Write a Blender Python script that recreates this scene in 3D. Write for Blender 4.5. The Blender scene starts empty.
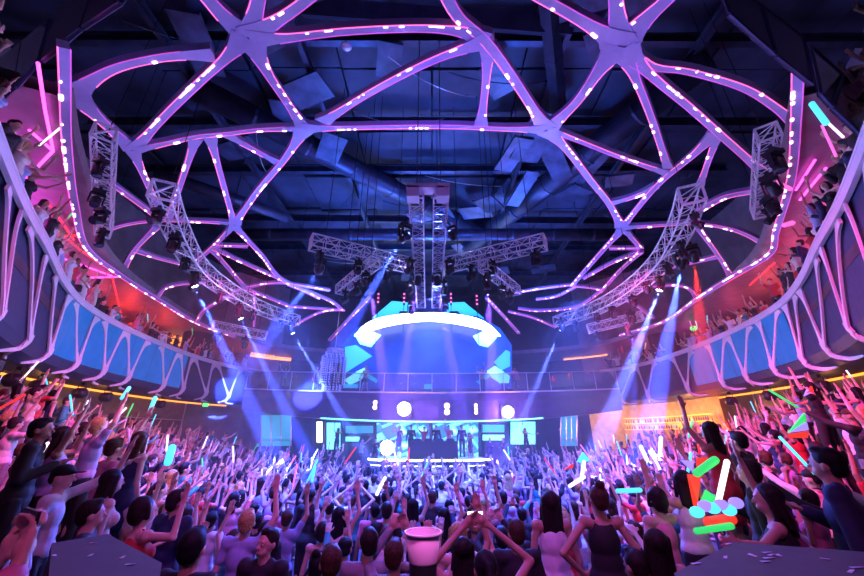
import bpy, bmesh, math, random
import numpy as np
from mathutils import Vector, Matrix, Quaternion
random.seed(7)
R = random.Random(11)
S = bpy.context.scene
COL = S.collection
CZ = 2.8                                   # height of the viewer's eye above the dance floor
F = 360.0
PITCH = math.atan(147 / 360)
CP, SP = math.cos(PITCH), math.sin(PITCH)

# ------------------------------------------------------------------ measuring helpers
def ray(px, py):
    u = px - 432; v = 288 - py
    return Vector((u, F * CP - v * SP, F * SP + v * CP))
def on_z(px, py, z):
    r = ray(px, py); return r * (z / r.z) + Vector((0, 0, CZ))
def on_y(px, py, y):
    r = ray(px, py); return r * (y / r.y) + Vector((0, 0, CZ))
def on_vplane(px, py, a, b):
    r = ray(px, py)
    n = Vector((b[1] - a[1], -(b[0] - a[0]), 0))
    t = n.dot(Vector((a[0], a[1], 0))) / n.dot(r)
    return r * t + Vector((0, 0, CZ))
def lerp(a, b, t): return a + (b - a) * t
def catmull(P, step):
    P = [Vector(p) for p in P]
    if len(P) == 2:
        n = max(1, int((P[1] - P[0]).length / step)); return [P[0].lerp(P[1], i / n) for i in range(n + 1)]
    Q = [P[0] * 2 - P[1]] + P + [P[-1] * 2 - P[-2]]
    out = []
    for i in range(1, len(Q) - 2):
        p0, p1, p2, p3 = Q[i - 1:i + 3]
        n = max(1, int((p2 - p1).length / step))
        for k in range(n):
            t = k / n
            out.append(0.5 * ((2 * p1) + (p2 - p0) * t + (2 * p0 - 5 * p1 + 4 * p2 - p3) * t * t + (3 * p1 - p0 - 3 * p2 + p3) * t ** 3))
    out.append(P[-1])
    return out

# ------------------------------------------------------------------ scene objects
def tag(o, label=None, cat=None, group=None, kind=None):
    if label: o['label'] = label
    if cat: o['category'] = cat
    if group: o['group'] = group
    if kind: o['kind'] = kind
    return o
def empty(name, loc, label, cat, group=None, rz=0):
    o = bpy.data.objects.new(name, None); COL.objects.link(o)
    o.location = loc; o.rotation_euler = (0, 0, rz); o.empty_display_size = .1
    return tag(o, label, cat, group)
class MB:
    def __init__(s): s.v = []; s.f = []; s.m = []; s.mats = []
    def mi(s, mat):
        if mat is None: return 0
        if mat not in s.mats: s.mats.append(mat)
        return s.mats.index(mat)
    def add(s, vs, fs, mat=None):
        b = len(s.v); s.v += [tuple(v) for v in vs]; s.f += [tuple(i + b for i in f) for f in fs]; s.m += [s.mi(mat)] * len(fs)
    def box(s, c, d, rot=None, mat=None):
        c = Vector(c); x, y, z = [k / 2 for k in d]
        vs = [Vector(p) for p in ((-x,-y,-z),(x,-y,-z),(x,y,-z),(-x,y,-z),(-x,-y,z),(x,-y,z),(x,y,z),(-x,y,z))]
        if rot is not None: vs = [rot @ v for v in vs]
        s.add([v + c for v in vs], [(3,2,1,0),(4,5,6,7),(0,1,5,4),(1,2,6,5),(2,3,7,6),(3,0,4,7)], mat)
    def tube(s, pts, r, n=6, mat=None, caps=True):
        pts = [Vector(p) for p in pts]; rs = r if isinstance(r, (list, tuple)) else [r] * len(pts)
        vs = []; fs = []; up = None
        for i, p in enumerate(pts):
            t = (pts[min(i + 1, len(pts) - 1)] - pts[max(i - 1, 0)])
            if t.length < 1e-9: t = Vector((0, 0, 1))
            t.normalize()
            if up is None: up = Vector((0, 0, 1)) if abs(t.z) < .9 else Vector((1, 0, 0))
            a = t.cross(up)
            if a.length < 1e-4: a = t.orthogonal()
            a.normalize(); b = a.cross(t); up = b
            vs += [p + (a * math.cos(2 * math.pi * k / n) + b * math.sin(2 * math.pi * k / n)) * rs[i] for k in range(n)]
        for i in range(len(pts) - 1):
            for k in range(n):
                k2 = (k + 1) % n; fs.append((i * n + k, i * n + k2, (i + 1) * n + k2, (i + 1) * n + k))
        if caps: fs += [tuple(range(n))[::-1], tuple((len(pts) - 1) * n + k for k in range(n))]
        s.add(vs, fs, mat)
    def ball(s, c, r, n=8, m=6, mat=None, rot=None):
        c = Vector(c); r = Vector(r) if isinstance(r, (tuple, list, Vector)) else Vector((r, r, r))
        vs = [Vector((0, 0, -1))]
        for j in range(1, m):
            a = math.pi * j / m
            vs += [Vector((math.sin(a) * math.cos(2 * math.pi * k / n), math.sin(a) * math.sin(2 * math.pi * k / n), -math.cos(a))) for k in range(n)]
        vs.append(Vector((0, 0, 1))); fs = []
        for k in range(n): fs.append((0, 1 + (k + 1) % n, 1 + k))
        for j in range(m - 2):
            for k in range(n):
                a = 1 + j * n + k; b = 1 + j * n + (k + 1) % n; fs.append((a, b, b + n, a + n))
        for k in range(n): fs.append((1 + (m - 2) * n + k, 1 + (m - 2) * n + (k + 1) % n, len(vs) - 1))
        vs = [Vector((v.x * r.x, v.y * r.y, v.z * r.z)) for v in vs]
        if rot is not None: vs = [rot @ v for v in vs]
        s.add([v + c for v in vs], fs, mat)
    def lathe(s, prof, n=24, c=(0, 0, 0), mat=None, closed=False):
        c = Vector(c); vs = []; fs = []
        for r, z in prof: vs += [c + Vector((r * math.cos(2 * math.pi * k / n), r * math.sin(2 * math.pi * k / n), z)) for k in range(n)]
        m = len(prof)
        for i in range(m - 1 + (1 if closed else 0)):
            i2 = (i + 1) % m
            for k in range(n):
                k2 = (k + 1) % n; fs.append((i * n + k, i * n + k2, i2 * n + k2, i2 * n + k))
        s.add(vs, fs, mat)
    def slab(s, poly, thick, mat=None):
        """a flat 3-D polygon with a thickness vector"""
        poly = [Vector(p) for p in poly]; t = Vector(thick); n = len(poly)
        s.add(poly + [p + t for p in poly], [tuple(range(n)), tuple(range(2 * n - 1, n - 1, -1))] + [(k, n + k, n + (k + 1) % n, (k + 1) % n) for k in range(n)], mat)
    def sheet(s, rows, mat=None, close=False):
        """rows: equal-length point rows joined into quads"""
        n = len(rows[0]); vs = [p for r in rows for p in r]; fs = []
        for i in range(len(rows) - 1 + (1 if close else 0)):
            j = (i + 1) % len(rows)
            for k in range(n - 1): fs.append((i * n + k, i * n + k + 1, j * n + k + 1, j * n + k))
        s.add(vs, fs, mat)
    def ribbon(s, pts, norm, w0, thick, f0=0, f1=0, flen=.45, mat=None):
        """box-section strip; norm(p) = unit vector out of its face; f0/f1: how much wider its ends flare"""
        L = [0]
        for a, b in zip(pts, pts[1:]): L.append(L[-1] + (b - a).length)
        T = L[-1]; rows = [[], [], [], []]; left = []; right = []
        for i, p in enumerate(pts):
            t = (pts[min(i + 1, len(pts) - 1)] - pts[max(i - 1, 0)]).normalized(); n = norm(p)
            a = t.cross(n).normalized(); n = a.cross(t).normalized()
            w = w0 * (1 + f0 * math.exp(-(L[i] / flen) ** 1.3) + f1 * math.exp(-((T - L[i]) / flen) ** 1.3)) / 2
            rows[0].append(p - a * w); rows[1].append(p + a * w); rows[2].append(p + a * w * .9 - n * thick); rows[3].append(p - a * w * .9 - n * thick)
            left.append(p - a * w); right.append(p + a * w)
        s.sheet(rows, mat, close=True)
        k = len(s.v) - 4 * len(pts); N = len(pts)
        s.f += [(k, k + N, k + 2 * N, k + 3 * N), (k + N - 1, k + 4 * N - 1, k + 3 * N - 1, k + 2 * N - 1)]; s.m += [s.mi(mat)] * 2
        return left, right
    def mesh(s, name, smooth=False):
        me = bpy.data.meshes.new(name); me.from_pydata(s.v, [], s.f)
        for m in s.mats: me.materials.append(m)
        if s.mats: me.polygons.foreach_set('material_index', s.m)
        bm = bmesh.new(); bm.from_mesh(me); bmesh.ops.recalc_face_normals(bm, faces=bm.faces); bm.to_mesh(me); bm.free()
        if smooth: me.polygons.foreach_set('use_smooth', [True] * len(me.polygons))
        return me
    def build(s, name, mat=None, parent=None, smooth=False, loc=None):
        me = s.mesh(name, smooth)
        if mat is not None and not s.mats: me.materials.append(mat)
        o = bpy.data.objects.new(name, me); COL.objects.link(o)
        if parent is not None: o.parent = parent
        if loc is not None: o.location = loc
        return o
def recentre(o, base=None):
    """move a lone mesh's origin to its base"""
    me = o.data; n = len(me.vertices); a = np.empty(n * 3); me.vertices.foreach_get('co', a); a = a.reshape(-1, 3)
    c = np.array([(a[:, 0].min() + a[:, 0].max()) / 2, (a[:, 1].min() + a[:, 1].max()) / 2, a[:, 2].min()]) if base is None else np.array(base)
    me.vertices.foreach_set('co', (a - c).ravel()); o.location = Vector(c); return o
def one(mb, name, mat, label, cat, group=None, kind=None, smooth=False):
    return recentre(tag(mb.build(name, mat, smooth=smooth), label, cat, group, kind))
def struct(mb, name, mat, smooth=False):
    o = mb.build(name, mat, smooth=smooth); o['kind'] = 'structure'; return o
def copy_tree(o, parent=None):
    c = o.copy(); COL.objects.link(c)
    if parent is not None: c.parent = parent
    for ch in KIDS.get(o.name, ()): copy_tree(ch, c)
    return c
KIDS = {}
def kids(o):
    KIDS[o.name] = [c for c in bpy.data.objects if c.parent == o]
    for c in KIDS[o.name]: kids(c)

# ------------------------------------------------------------------ materials
def mat(name, base=(.5, .5, .5), rough=.5, metal=0, emit=None, es=0, objcol=False, noise=None, alpha=1, trans=0, spec=.5, emis_samp=None):
    m = bpy.data.materials.new(name); m.use_nodes = True; nt = m.node_tree; b = nt.nodes['Principled BSDF']
    b.inputs['Base Color'].default_value = (*base, 1); b.inputs['Roughness'].default_value = rough; b.inputs['Metallic'].default_value = metal
    b.inputs['Alpha'].default_value = alpha; b.inputs['Transmission Weight'].default_value = trans; b.inputs['Specular IOR Level'].default_value = spec
    if emit: b.inputs['Emission Color'].default_value = (*emit, 1); b.inputs['Emission Strength'].default_value = es
    src = None
    if objcol:
        oi = nt.nodes.new('ShaderNodeObjectInfo'); src = oi.outputs['Color']; nt.links.new(src, b.inputs['Base Color'])
    if noise:                                # (scale, amount): broken-up tone on the surface
        tc = nt.nodes.new('ShaderNodeTexCoord'); nz = nt.nodes.new('ShaderNodeTexNoise'); nz.inputs['Scale'].default_value = noise[0]; nz.inputs['Detail'].default_value = 4
        nt.links.new(tc.outputs['Object'], nz.inputs['Vector'])
        mr = nt.nodes.new('ShaderNodeMapRange'); mr.inputs['From Min'].default_value = .3; mr.inputs['From Max'].default_value = .7
        mr.inputs['To Min'].default_value = 1 - noise[1]; mr.inputs['To Max'].default_value = 1 + noise[1] * .5
        nt.links.new(nz.outputs['Fac'], mr.inputs['Value'])
        mx = nt.nodes.new('ShaderNodeMix'); mx.data_type = 'RGBA'; mx.blend_type = 'MULTIPLY'; mx.inputs[0].default_value = 1
        if src is None: mx.inputs[6].default_value = (*base, 1)
        else: nt.links.new(src, mx.inputs[6])
        nt.links.new(mr.outputs['Result'], mx.inputs[7]); nt.links.new(mx.outputs[2], b.inputs['Base Color'])
    if emis_samp: m.cycles.emission_sampling = emis_samp
    return m
M = {}
M['floor'] = mat('club_floor', (.06, .05, .07), .35, noise=(3, .4))
M['dark'] = mat('matt_black', (.02, .02, .025), .6, noise=(2, .4))
M['roof'] = mat('roof_deck', (.05, .06, .10), .6, noise=(.5, .8))
M['roofpanel'] = mat('roof_panel', (.07, .09, .15), .35, noise=(1.5, .7))
M['duct'] = mat('duct_metal', (.06, .07, .11), .4, .5, noise=(2, .4))
M['wall'] = mat('dark_wall', (.05, .045, .06), .5, noise=(1, .4))
M['wallpanel'] = mat('wall_panel', (.16, .11, .08), .35, noise=(4, .3))
M['balcwall'] = mat('balcony_wall', (.30, .26, .30), .6, noise=(1, .3))
M['rib'] = mat('rib_shell', (.50, .42, .78), .35, noise=(6, .08))
M['pink'] = mat('pink_led', (.8, .3, .6), .4, emit=(1, .12, .42), es=1.6, emis_samp='NONE')
M['purp'] = mat('purple_led', (.5, .2, .9), .4, emit=(.75, .08, .5), es=.8, emis_samp='NONE')
M['diode'] = mat('led_diode', (1, .8, .9), .4, emit=(1, .5, .8), es=5, emis_samp='NONE')
M['lattice'] = mat('lattice_white', (.78, .74, .86), .4, noise=(5, .06))
M['fascia'] = mat('fascia_slate', (.03, .05, .12), .45, noise=(9, .25))
M['panelblue'] = mat('lit_blue_panel', (.02, .1, .25), .3, emit=(.0, .13, .55), es=.75, noise=(2, .3))
M['soffit'] = mat('soffit', (.28, .24, .28), .5, noise=(3, .2))
M['alu'] = mat('truss_aluminium', (.75, .76, .82), .35, .3)
M['black'] = mat('black_plastic', (.015, .015, .02), .35)
M['blackm'] = mat('black_metal', (.03, .03, .04), .35, .6)
M['lensblue'] = mat('lens_blue', (.2, .3, 1), .2, emit=(.25, .4, 1), es=40)
M['lenswhite'] = mat('lens_white', (1, 1, 1), .2, emit=(.85, .8, 1), es=40)
M['lensred'] = mat('lens_red', (1, .2, .1), .2, emit=(1, .08, .02), es=25)
M['lensoff'] = mat('lens_dark', (.05, .05, .1), .08)
M['amber'] = mat('amber_strip', (1, .5, .1), .4, emit=(1, .33, .03), es=2.2)
M['amberwall'] = mat('amber_backlit_wall', (.5, .3, .12), .4, emit=(1, .42, .08), es=.5, noise=(3, .5))
M['skin'] = mat('skin', objcol=True, rough=.5)
M['cloth'] = mat('cloth', objcol=True, rough=.75, noise=(14, .18))
M['hair'] = mat('hair', objcol=True, rough=.6, noise=(60, .6), spec=.25)
M['glass'] = mat('guard_glass', (.10, .14, .22), .05, alpha=.35)
M['smoked'] = mat('smoked_mesh_panel', (.09, .08, .17), .4, noise=(30, .4), alpha=.95)
M['steel'] = mat('steel', (.6, .6, .65), .3, .8)
M['magtube'] = mat('magenta_tube', (1, .2, .8), .4, emit=(1, .08, .75), es=3.0)
M['redtube'] = mat('red_tube', (1, .1, .1), .4, emit=(1, .03, .05), es=1.6)
M['white_led'] = mat('white_led', (1, 1, 1), .4, emit=(.86, .93, 1), es=5)
M['cyan'] = mat('cyan_graphic', (.2, .8, 1), .4, emit=(.01, .42, 1), es=1.5)
M['cyanpale'] = mat('pale_cyan_graphic', (.6, 1, 1), .4, emit=(.16, .85, 1), es=2.0)
M['teal'] = mat('teal_glass', (.1, .4, .5), .2, emit=(.03, .38, .55), es=.8)
M['green'] = mat('exit_green', (.1, .8, .2), .4, emit=(.1, 1, .15), es=2)
M['yellowgreen'] = mat('exit_yellow_green', (.6, .8, .2), .4, emit=(.55, .9, .15), es=1.6)
M['paper'] = mat('confetti_paper', (.85, .8, .9), .6)
M['tabletop'] = mat('dark_table_top', (.045, .035, .055), .5, noise=(8, .3))
M['tableside'] = mat('dark_table_side', (.02, .018, .03), .4)

def screen_mat(name, stops, scale, es, kind='VORONOI'):
    """LED picture: moving graphics frozen as blocks of colour"""
    m = bpy.data.materials.new(name); m.use_nodes = True; nt = m.node_tree; b = nt.nodes['Principled BSDF']
    tc = nt.nodes.new('ShaderNodeTexCoord'); mp = nt.nodes.new('ShaderNodeMapping'); mp.inputs['Scale'].default_value = scale; mp.inputs['Rotation'].default_value = (0, .5, 0)
    nt.links.new(tc.outputs['Object'], mp.inputs['Vector'])
    if kind == 'VORONOI':
        t = nt.nodes.new('ShaderNodeTexVoronoi'); t.distance = 'CHEBYCHEV'; t.inputs['Scale'].default_value = 1; out = t.outputs['Distance']
    else:
        t = nt.nodes.new('ShaderNodeTexNoise'); t.inputs['Scale'].default_value = 1; out = t.outputs['Fac']
    nt.links.new(mp.outputs['Vector'], t.inputs['Vector'])
    cr = nt.nodes.new('ShaderNodeValToRGB'); e = cr.color_ramp.elements
    e[0].position, e[0].color = stops[0][0], (*stops[0][1], 1); e[1].position, e[1].color = stops[-1][0], (*stops[-1][1], 1)
    for p, c in stops[1:-1]: x = e.new(p); x.color = (*c, 1)
    nt.links.new(out, cr.inputs['Fac']); nt.links.new(cr.outputs['Color'], b.inputs['Emission Color']); b.inputs['Emission Strength'].default_value = es
    b.inputs['Base Color'].default_value = (.02, .03, .06, 1); b.inputs['Roughness'].default_value = .3
    return m
M['ledwall'] = screen_mat('led_wall_picture', [(.0, (.9, 1, 1)), (.18, (.25, .9, 1)), (.32, (.01, .25, .6)), (.45, (.02, .05, .3)), (.6, (.1, .75, 1)), (.75, (.8, .95, 1))], (.9, 1, 1.3), 2.2)
M['bluescreen'] = screen_mat('blue_screen_picture', [(.3, (.0, .03, .5)), (.5, (.0, .06, .8)), (.7, (.01, .12, 1))], (.25, .3, .3), 1.0, 'NOISE')
M['backbar'] = screen_mat('backlit_bar_shelves', [(.3, (1, .30, .04)), (.5, (1, .45, .10)), (.7, (1, .72, .30))], (1.2, 1.2, 3), 1.2, 'NOISE')
# ================================================================== the hall's plan: a rounded horseshoe
HALF = [(5.7, 2.9), (6.95, 4.4), (8.4, 6.2), (9.7, 8.0), (11.3, 10.1), (12.6, 12.2), (13.4, 14.4), (13.95, 17), (14.35, 20.5), (14.25, 24), (13.2, 26.6), (11.0, 28.7), (7.5, 30.2), (3.8, 30.9), (0, 31.1)]
RAW = [Vector((-x, y, 0)) for x, y in HALF] + [Vector((x, y, 0)) for x, y in HALF[-2::-1]]
RING = catmull(RAW, .35)
RL = [0]
for a, b in zip(RING, RING[1:]): RL.append(RL[-1] + (b - a).length)
RT = RL[-1]
def ring_at(s):
    s = min(max(s, 0), RT - 1e-6)
    lo, hi = 0, len(RL) - 1
    while hi - lo > 1:
        m = (lo + hi) // 2
        if RL[m] <= s: lo = m
        else: hi = m
    t = (s - RL[lo]) / (RL[hi] - RL[lo]); return RING[lo].lerp(RING[hi], t), (RING[hi] - RING[lo]).normalized()
def ring_p(s, off=0, z=0):
    p, t = ring_at(s); a = ring_at(s - .6)[0]; b = ring_at(s + .6)[0]; t = (b - a).normalized()
    n = Vector((-t.y, t.x, 0))                # outward from the hall (curve runs clockwise seen from above)
    return Vector((p.x + n.x * off, p.y + n.y * off, z))
def ring_n(s):
    a = ring_at(s - .6)[0]; b = ring_at(s + .6)[0]; t = (b - a).normalized(); return Vector((-t.y, t.x, 0))
def ring_hit(px, py, off=0):
    """arc position and height where the line of sight meets the curve pushed out by off"""
    r = ray(px, py); az = math.atan2(r.x, r.y); lo, hi = 0, RT
    for _ in range(40):
        m = (lo + hi) / 2; p = ring_p(m, off)
        if math.atan2(p.x, p.y) < az: lo = m
        else: hi = m
    p = ring_p(lo, off); t = math.hypot(p.x, p.y) / math.hypot(r.x, r.y)
    return lo, CZ + r.z * t
def s_of(px, py): return ring_hit(px, py)[0]
Z_RAIL, Z_DECK, Z_SOFF = CZ + 4.5, CZ + 3.75, CZ + 6.3
Z_ROOF = CZ + 13
S_L = s_of(262, 371); S_R = s_of(600, 371)       # where the lattice front ends at either side of the stage
def z_bot(s): return CZ + 2.0
def seq(a, b, step):
    n = max(1, int(abs(b - a) / step)); return [a + (b - a) * i / n for i in range(n + 1)]

# ---- floor, roof, outer walls
mb = MB(); mb.box((0, 15, -.1), (44, 44, .2)); struct(mb, 'floor', M['floor'])
mb = MB()
NX, NY = 12, 14
for i in range(NX):
    for j in range(NY):
        x = -21 + 42 * (i + .5) / NX; y = -6 + 44 * (j + .5) / NY
        mb.box((x, y, Z_ROOF + .1 + R.uniform(0, .25)), (3.42, 3.06, .12), Matrix.Rotation(R.uniform(-.03, .03), 3, 'X') @ Matrix.Rotation(R.uniform(-.03, .03), 3, 'Y'))
mb.box((0, 15, Z_ROOF + .6), (44, 44, .2))
struct(mb, 'ceiling', M['roof'])
OFFW = 4.2
def wall_band(name, s0, s1, off, z0, z1, m, thick=.25):
    mb = MB(); ss = seq(s0, s1, .8)
    mb.sheet([[ring_p(s, off, z0) for s in ss], [ring_p(s, off, z1) for s in ss], [ring_p(s, off + thick, z1) for s in ss], [ring_p(s, off + thick, z0) for s in ss]], close=True)
    k = len(ss); n = 4 * k; mb.f += [(0, k, 2 * k, 3 * k), (k - 1, 4 * k - 1, 3 * k - 1, 2 * k - 1)]; mb.m += [0, 0]
    return struct(mb, name, m)
wall_band('wall_left', 0, S_L + 2, OFFW, 0, Z_ROOF + .5, M['balcwall'])
wall_band('wall_back', S_L + 2, S_R - 2, OFFW, 0, Z_ROOF + .5, M['wall'])
wall_band('wall_right', S_R - 2, RT, OFFW, 0, Z_ROOF + .5, M['balcwall'])
# wall under the balcony, behind the terraces
for nm, a, b in (('wall_terrace_left', 0, S_L - 3.2), ('wall_terrace_right', S_R + 8.5, RT)):
    mb = MB(); ss = seq(a, b, .8)
    mb.sheet([[ring_p(s, 2.2, 0) for s in ss], [ring_p(s, 2.2, Z_DECK - .1) for s in ss]]); struct(mb, nm, M['wallpanel'])
    for z in (CZ + .9,):
        mb = MB(); mb.tube([ring_p(s, 2.15, z + .0) for s in ss], .03, 5); 
        for s in seq(a, b, 2.1): mb.box(ring_p(s, 2.15, CZ + .6), (.05, .05, 3.2))
        o = struct(mb, 'trim_terrace_' + nm.split('_')[-1], M['pinkish'] if 'pinkish' in M else M['steel'])
# ---- balcony ring: deck, bottom slab, soffit above it
mb = MB(); ss = seq(0, RT, .6)
mb.sheet([[ring_p(s, .12, Z_DECK) for s in ss], [ring_p(s, OFFW, Z_DECK) for s in ss], [ring_p(s, OFFW, Z_DECK - .25) for s in ss], [ring_p(s, .12, Z_DECK - .25) for s in ss]], close=True)
struct(mb, 'floor_balcony', M['floor'])
mb = MB(); rim_off = .05
mb.sheet([[ring_p(s, -.25, Z_SOFF) for s in ss], [ring_p(s, OFFW, Z_SOFF) for s in ss], [ring_p(s, OFFW, Z_SOFF + .3) for s in ss], [ring_p(s, -.25, Z_SOFF + .3) for s in ss]], close=True)
o = struct(mb, 'ceiling_balcony', M['soffit'])
bm = bmesh.new(); bm.from_mesh(o.data)
for sx in (-1, 1):                        # it stops at the guard panels that close its near ends
    n_ = Vector((sx * 1.45, 3.2, 0)).normalized()
    bmesh.ops.bisect_plane(bm, geom=bm.verts[:] + bm.edges[:] + bm.faces[:], plane_co=Vector((sx * 8, 4.97, 0)), plane_no=n_, clear_inner=True) if False else None
for sx in (-1, 1):
    n_ = Vector((sx * 1.45, 3.2, 0)).normalized(); co = Vector((sx * 8, 5.0, 0))
    side_v = [v for v in bm.verts if v.co.x * sx > 0 and v.co.y < 16]; geo = set(side_v)
    ed = [e for e in bm.edges if e.verts[0] in geo and e.verts[1] in geo]; fa = [f for f in bm.faces if all(v in geo for v in f.verts)]
    bmesh.ops.bisect_plane(bm, geom=side_v + ed + fa, plane_co=co, plane_no=n_, clear_inner=True)
bm.to_mesh(o.data); bm.free()

# ---- balcony front: slate fascia with lit blue panels, rolled in at its foot, in separate bays
def fascia_rows(s0, s1, push=0):
    ss = seq(s0, s1, .5)
    prof = [(.10, Z_RAIL - .05), (.14, Z_RAIL - 1.3), (.17, z_bot(0) + .45), (.26, z_bot(0) + .2), (.6, z_bot(0) + .03), (1.4, z_bot(0))]
    return [[ring_p(s, o + push, z) for s in ss] for o, z in prof]
def fascia(name, s0, s1, m):
    mb = MB(); A = fascia_rows(s0, s1); B = fascia_rows(s0, s1, .08); mb.sheet(A + B[::-1], close=True)
    k = len(A[0]); n = len(A) * 2
    mb.f += [tuple(i * k for i in range(n)), tuple(i * k + k - 1 for i in range(n))[::-1]]; mb.m += [0, 0]
    return struct(mb, name, m, smooth=False)
fascia('wall_fascia_left', 0, S_L, M['fascia']); fascia('wall_fascia_right', S_R, RT, M['fascia'])
def blue_panel(t, px0, px1, y0, y1):
    s0, s1 = s_of(px0, y0), s_of(px1, y1)
    mb = MB(); ss = seq(s0, s1, .5)
    a = [[ring_p(s, .06, Z_RAIL - .12) for s in ss], [ring_p(s, .09, Z_RAIL - 1.3) for s in ss], [ring_p(s, .13, z_bot(0) + .50) for s in ss]]
    b = [[ring_p(s, .09, Z_RAIL - .12) for s in ss], [ring_p(s, .12, Z_RAIL - 1.3) for s in ss], [ring_p(s, .16, z_bot(0) + .50) for s in ss]]
    mb.sheet(a + b[::-1], close=True)
    mb.v = [tuple(Vector(v) - t.location) for v in mb.v]; mb.build('lit_panel', M['panelblue'], t)
lp = [(74, 96, 300, 314), (97, 118, 315, 325), (119, 139, 325, 334), (140, 159, 334, 342), (160, 176, 342, 349), (177, 190, 349, 354)]
t = empty('blue_light_band', ring_p(s_of(120, 325), 0, CZ + 2.8), 'glowing blue panel band behind the lattice on the balcony facing the bar', 'light band')
for a, b, c, d in lp: blue_panel(t, a, b, c, d)
lp = [(776, 757, 303, 314), (756, 738, 315, 323), (737, 720, 323, 331), (719, 702, 331, 338), (701, 684, 338, 347)]
t = empty('blue_light_band', ring_p(s_of(730, 325), 0, CZ + 2.8), 'glowing blue panel band behind the lattice on the balcony above the bar', 'light band')
for a, b, c, d in lp: blue_panel(t, b, a, d, c)

# ---- white branching lattice on the balcony front
def lattice(name, s0, s1, feet, label):
    root = empty(name, ring_p((s0 + s1) / 2, 0, z_bot(0)), label, 'lattice')
    inv = Matrix.Translation(-root.location)
    def prof_pt(s, h):                        # h 0 = foot, 1 = rail
        z = max(z_bot(s) + .02, lerp(z_bot(s) + .12, Z_RAIL - .12, h)); zz = z - z_bot(s); off = float(np.interp(zz, [.0, .03, .12, .2, .45, 1.2, 2.5], [.8, .6, .36, .26, .17, .14, .10])) - .09
        return ring_p(s, off, z)
    nrm = {}
    def norm(p): return -Vector((p.x * 1.0, (p.y - 16) * 1.0, 0)).normalized()
    def strip(pts, w, f0, f1, nm='strut', th=.05):
        mb = MB(); mb.ribbon([inv @ p for p in pts], lambda p: norm(p + root.location), w, th, f0, f1, .30); mb.build(nm, M['lattice'], root)
    strip([ring_p(s, -.04, Z_RAIL - .09) for s in seq(s0, s1, .4)], .22, 0, 0, 'rail', .10)
    for fx, fy, ax, ay, bx, by in feet:
        f = s_of(fx, fy); a = s_of(ax, ay); b = s_of(bx, by)
        def bend(s_, e, k, c_):
            return [prof_pt(lerp(s_, e, (t - .17) / .83) + c_ * max(0, (t - .72) / .28) ** 2.2, t) for t in [j / 13 * .985 + .17 * (1 - j / 13) for j in range(14)]]
        strip(bend(f - .03, a, 1.0, -.12), .085, 1.4, 4.2); strip(bend(f + .03, b, 1.0, .24), .085, 1.4, 4.2)
        strip([prof_pt(f, .22), prof_pt(f, .18), prof_pt(f, .14), prof_pt(f, .09)], .13, .9, .5, 'stem')
        # the foot splays along the lower edge
        q = [prof_pt(f - .05, .10), prof_pt(f - .02, .04), prof_pt(f + .18, -.03), prof_pt(f + .75, -.06)]
        q = catmull(q, .12); strip(q, .13, .5, -.5, 'foot')
        q = catmull([prof_pt(f, .10), prof_pt(f - .12, .03), prof_pt(f - .4, -.04)], .12); strip(q, .12, .4, -.5, 'foot')
    return root
LFEET = [(-14, 290, -12, 110, 0, 135), (8, 318, 14, 184, 25, 200), (33, 344, 32, 228, 48, 250), (52, 357, 58, 276, 70, 294), (80, 365, 78, 303, 96, 316), (108, 368, 107, 321, 125, 330), (131, 378, 129, 332, 147, 341), (164, 391, 163, 346, 178, 353), (183, 396, 181, 355, 192, 358), (206, 400, 196, 359, 213, 364), (228, 405, 219, 365, 240, 369)]
RFEET = [(622, 407, 612, 370, 632, 366), (648, 401, 636, 365, 652, 361), (687, 393, 671, 354, 688, 348), (720, 383, 707, 343, 723, 336), (744, 379, 727, 334, 746, 325), (770, 368, 758, 320, 775, 310), (797, 356, 782, 299, 789, 288), (818, 343, 795, 282, 811, 254), (841, 326, 818, 244, 833, 220), (872, 300, 842, 200, 858, 160)]
lattice('balcony_lattice', 1.0, S_L, LFEET, 'white branching lattice with V struts across the balcony front facing the bar')
lattice('balcony_lattice', S_R, RT - 1.0, RFEET, 'white branching lattice with V struts across the balcony front above the bar')
# pale balcony top ledge + amber light strip under the fascia
for a, b, side in ((0, S_L - 1, 'left'), (S_R + 1, RT, 'right')):
    mb = MB(); ss = seq(a, b, .5)
    mb.sheet([[ring_p(s, -.05, Z_RAIL - .02) for s in ss], [ring_p(s, .22, Z_RAIL - .02) for s in ss], [ring_p(s, .22, Z_RAIL + .03) for s in ss], [ring_p(s, -.05, Z_RAIL + .03) for s in ss]], close=True)
    struct(mb, 'trim_ledge_' + side, M['lattice'])
    mb = MB(); mb.tube([ring_p(s, 2.05, z_bot(s) - .02) for s in ss], .045, 6)
    one(mb, 'light_strip', M['amber'], 'amber light strip along the wall under the balcony ' + ('with the bar' if side == 'right' else 'facing the bar'), 'light strip')

# ---- black round speakers hung below the fascia
def make_speaker():
    t = empty('ceiling_speaker', (0, 0, 0), 'x', 'speaker')
    mb = MB(); mb.lathe([(0, -.22), (.17, -.22), (.21, -.15), (.21, .12), (.15, .2), (0, .2)], 16); rot = Matrix.Rotation(math.pi / 2, 4, 'X')
    o = mb.build('body', M['black'], t, smooth=True); o.data.transform(rot)
    mb = MB(); mb.lathe([(0, -.225), (.155, -.225), (.165, -.235), (.0, -.26)], 16); o = mb.build('grille', M['blackm'], t, smooth=True); o.data.transform(rot)
    mb = MB(); mb.tube([(-.24, 0, 0), (-.24, 0, .3), (.24, 0, .3), (.24, 0, 0)], .015, 5); mb.box((0, 0, .36), (.12, .12, .12)); mb.build('bracket', M['blackm'], t)
    return t
spk = make_speaker(); kids(spk); first = True
SPK = [(24, 358), (47, 367), (85, 380), (110, 387), (162, 400), (728, 392), (765, 384), (795, 374), (814, 367)]
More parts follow.
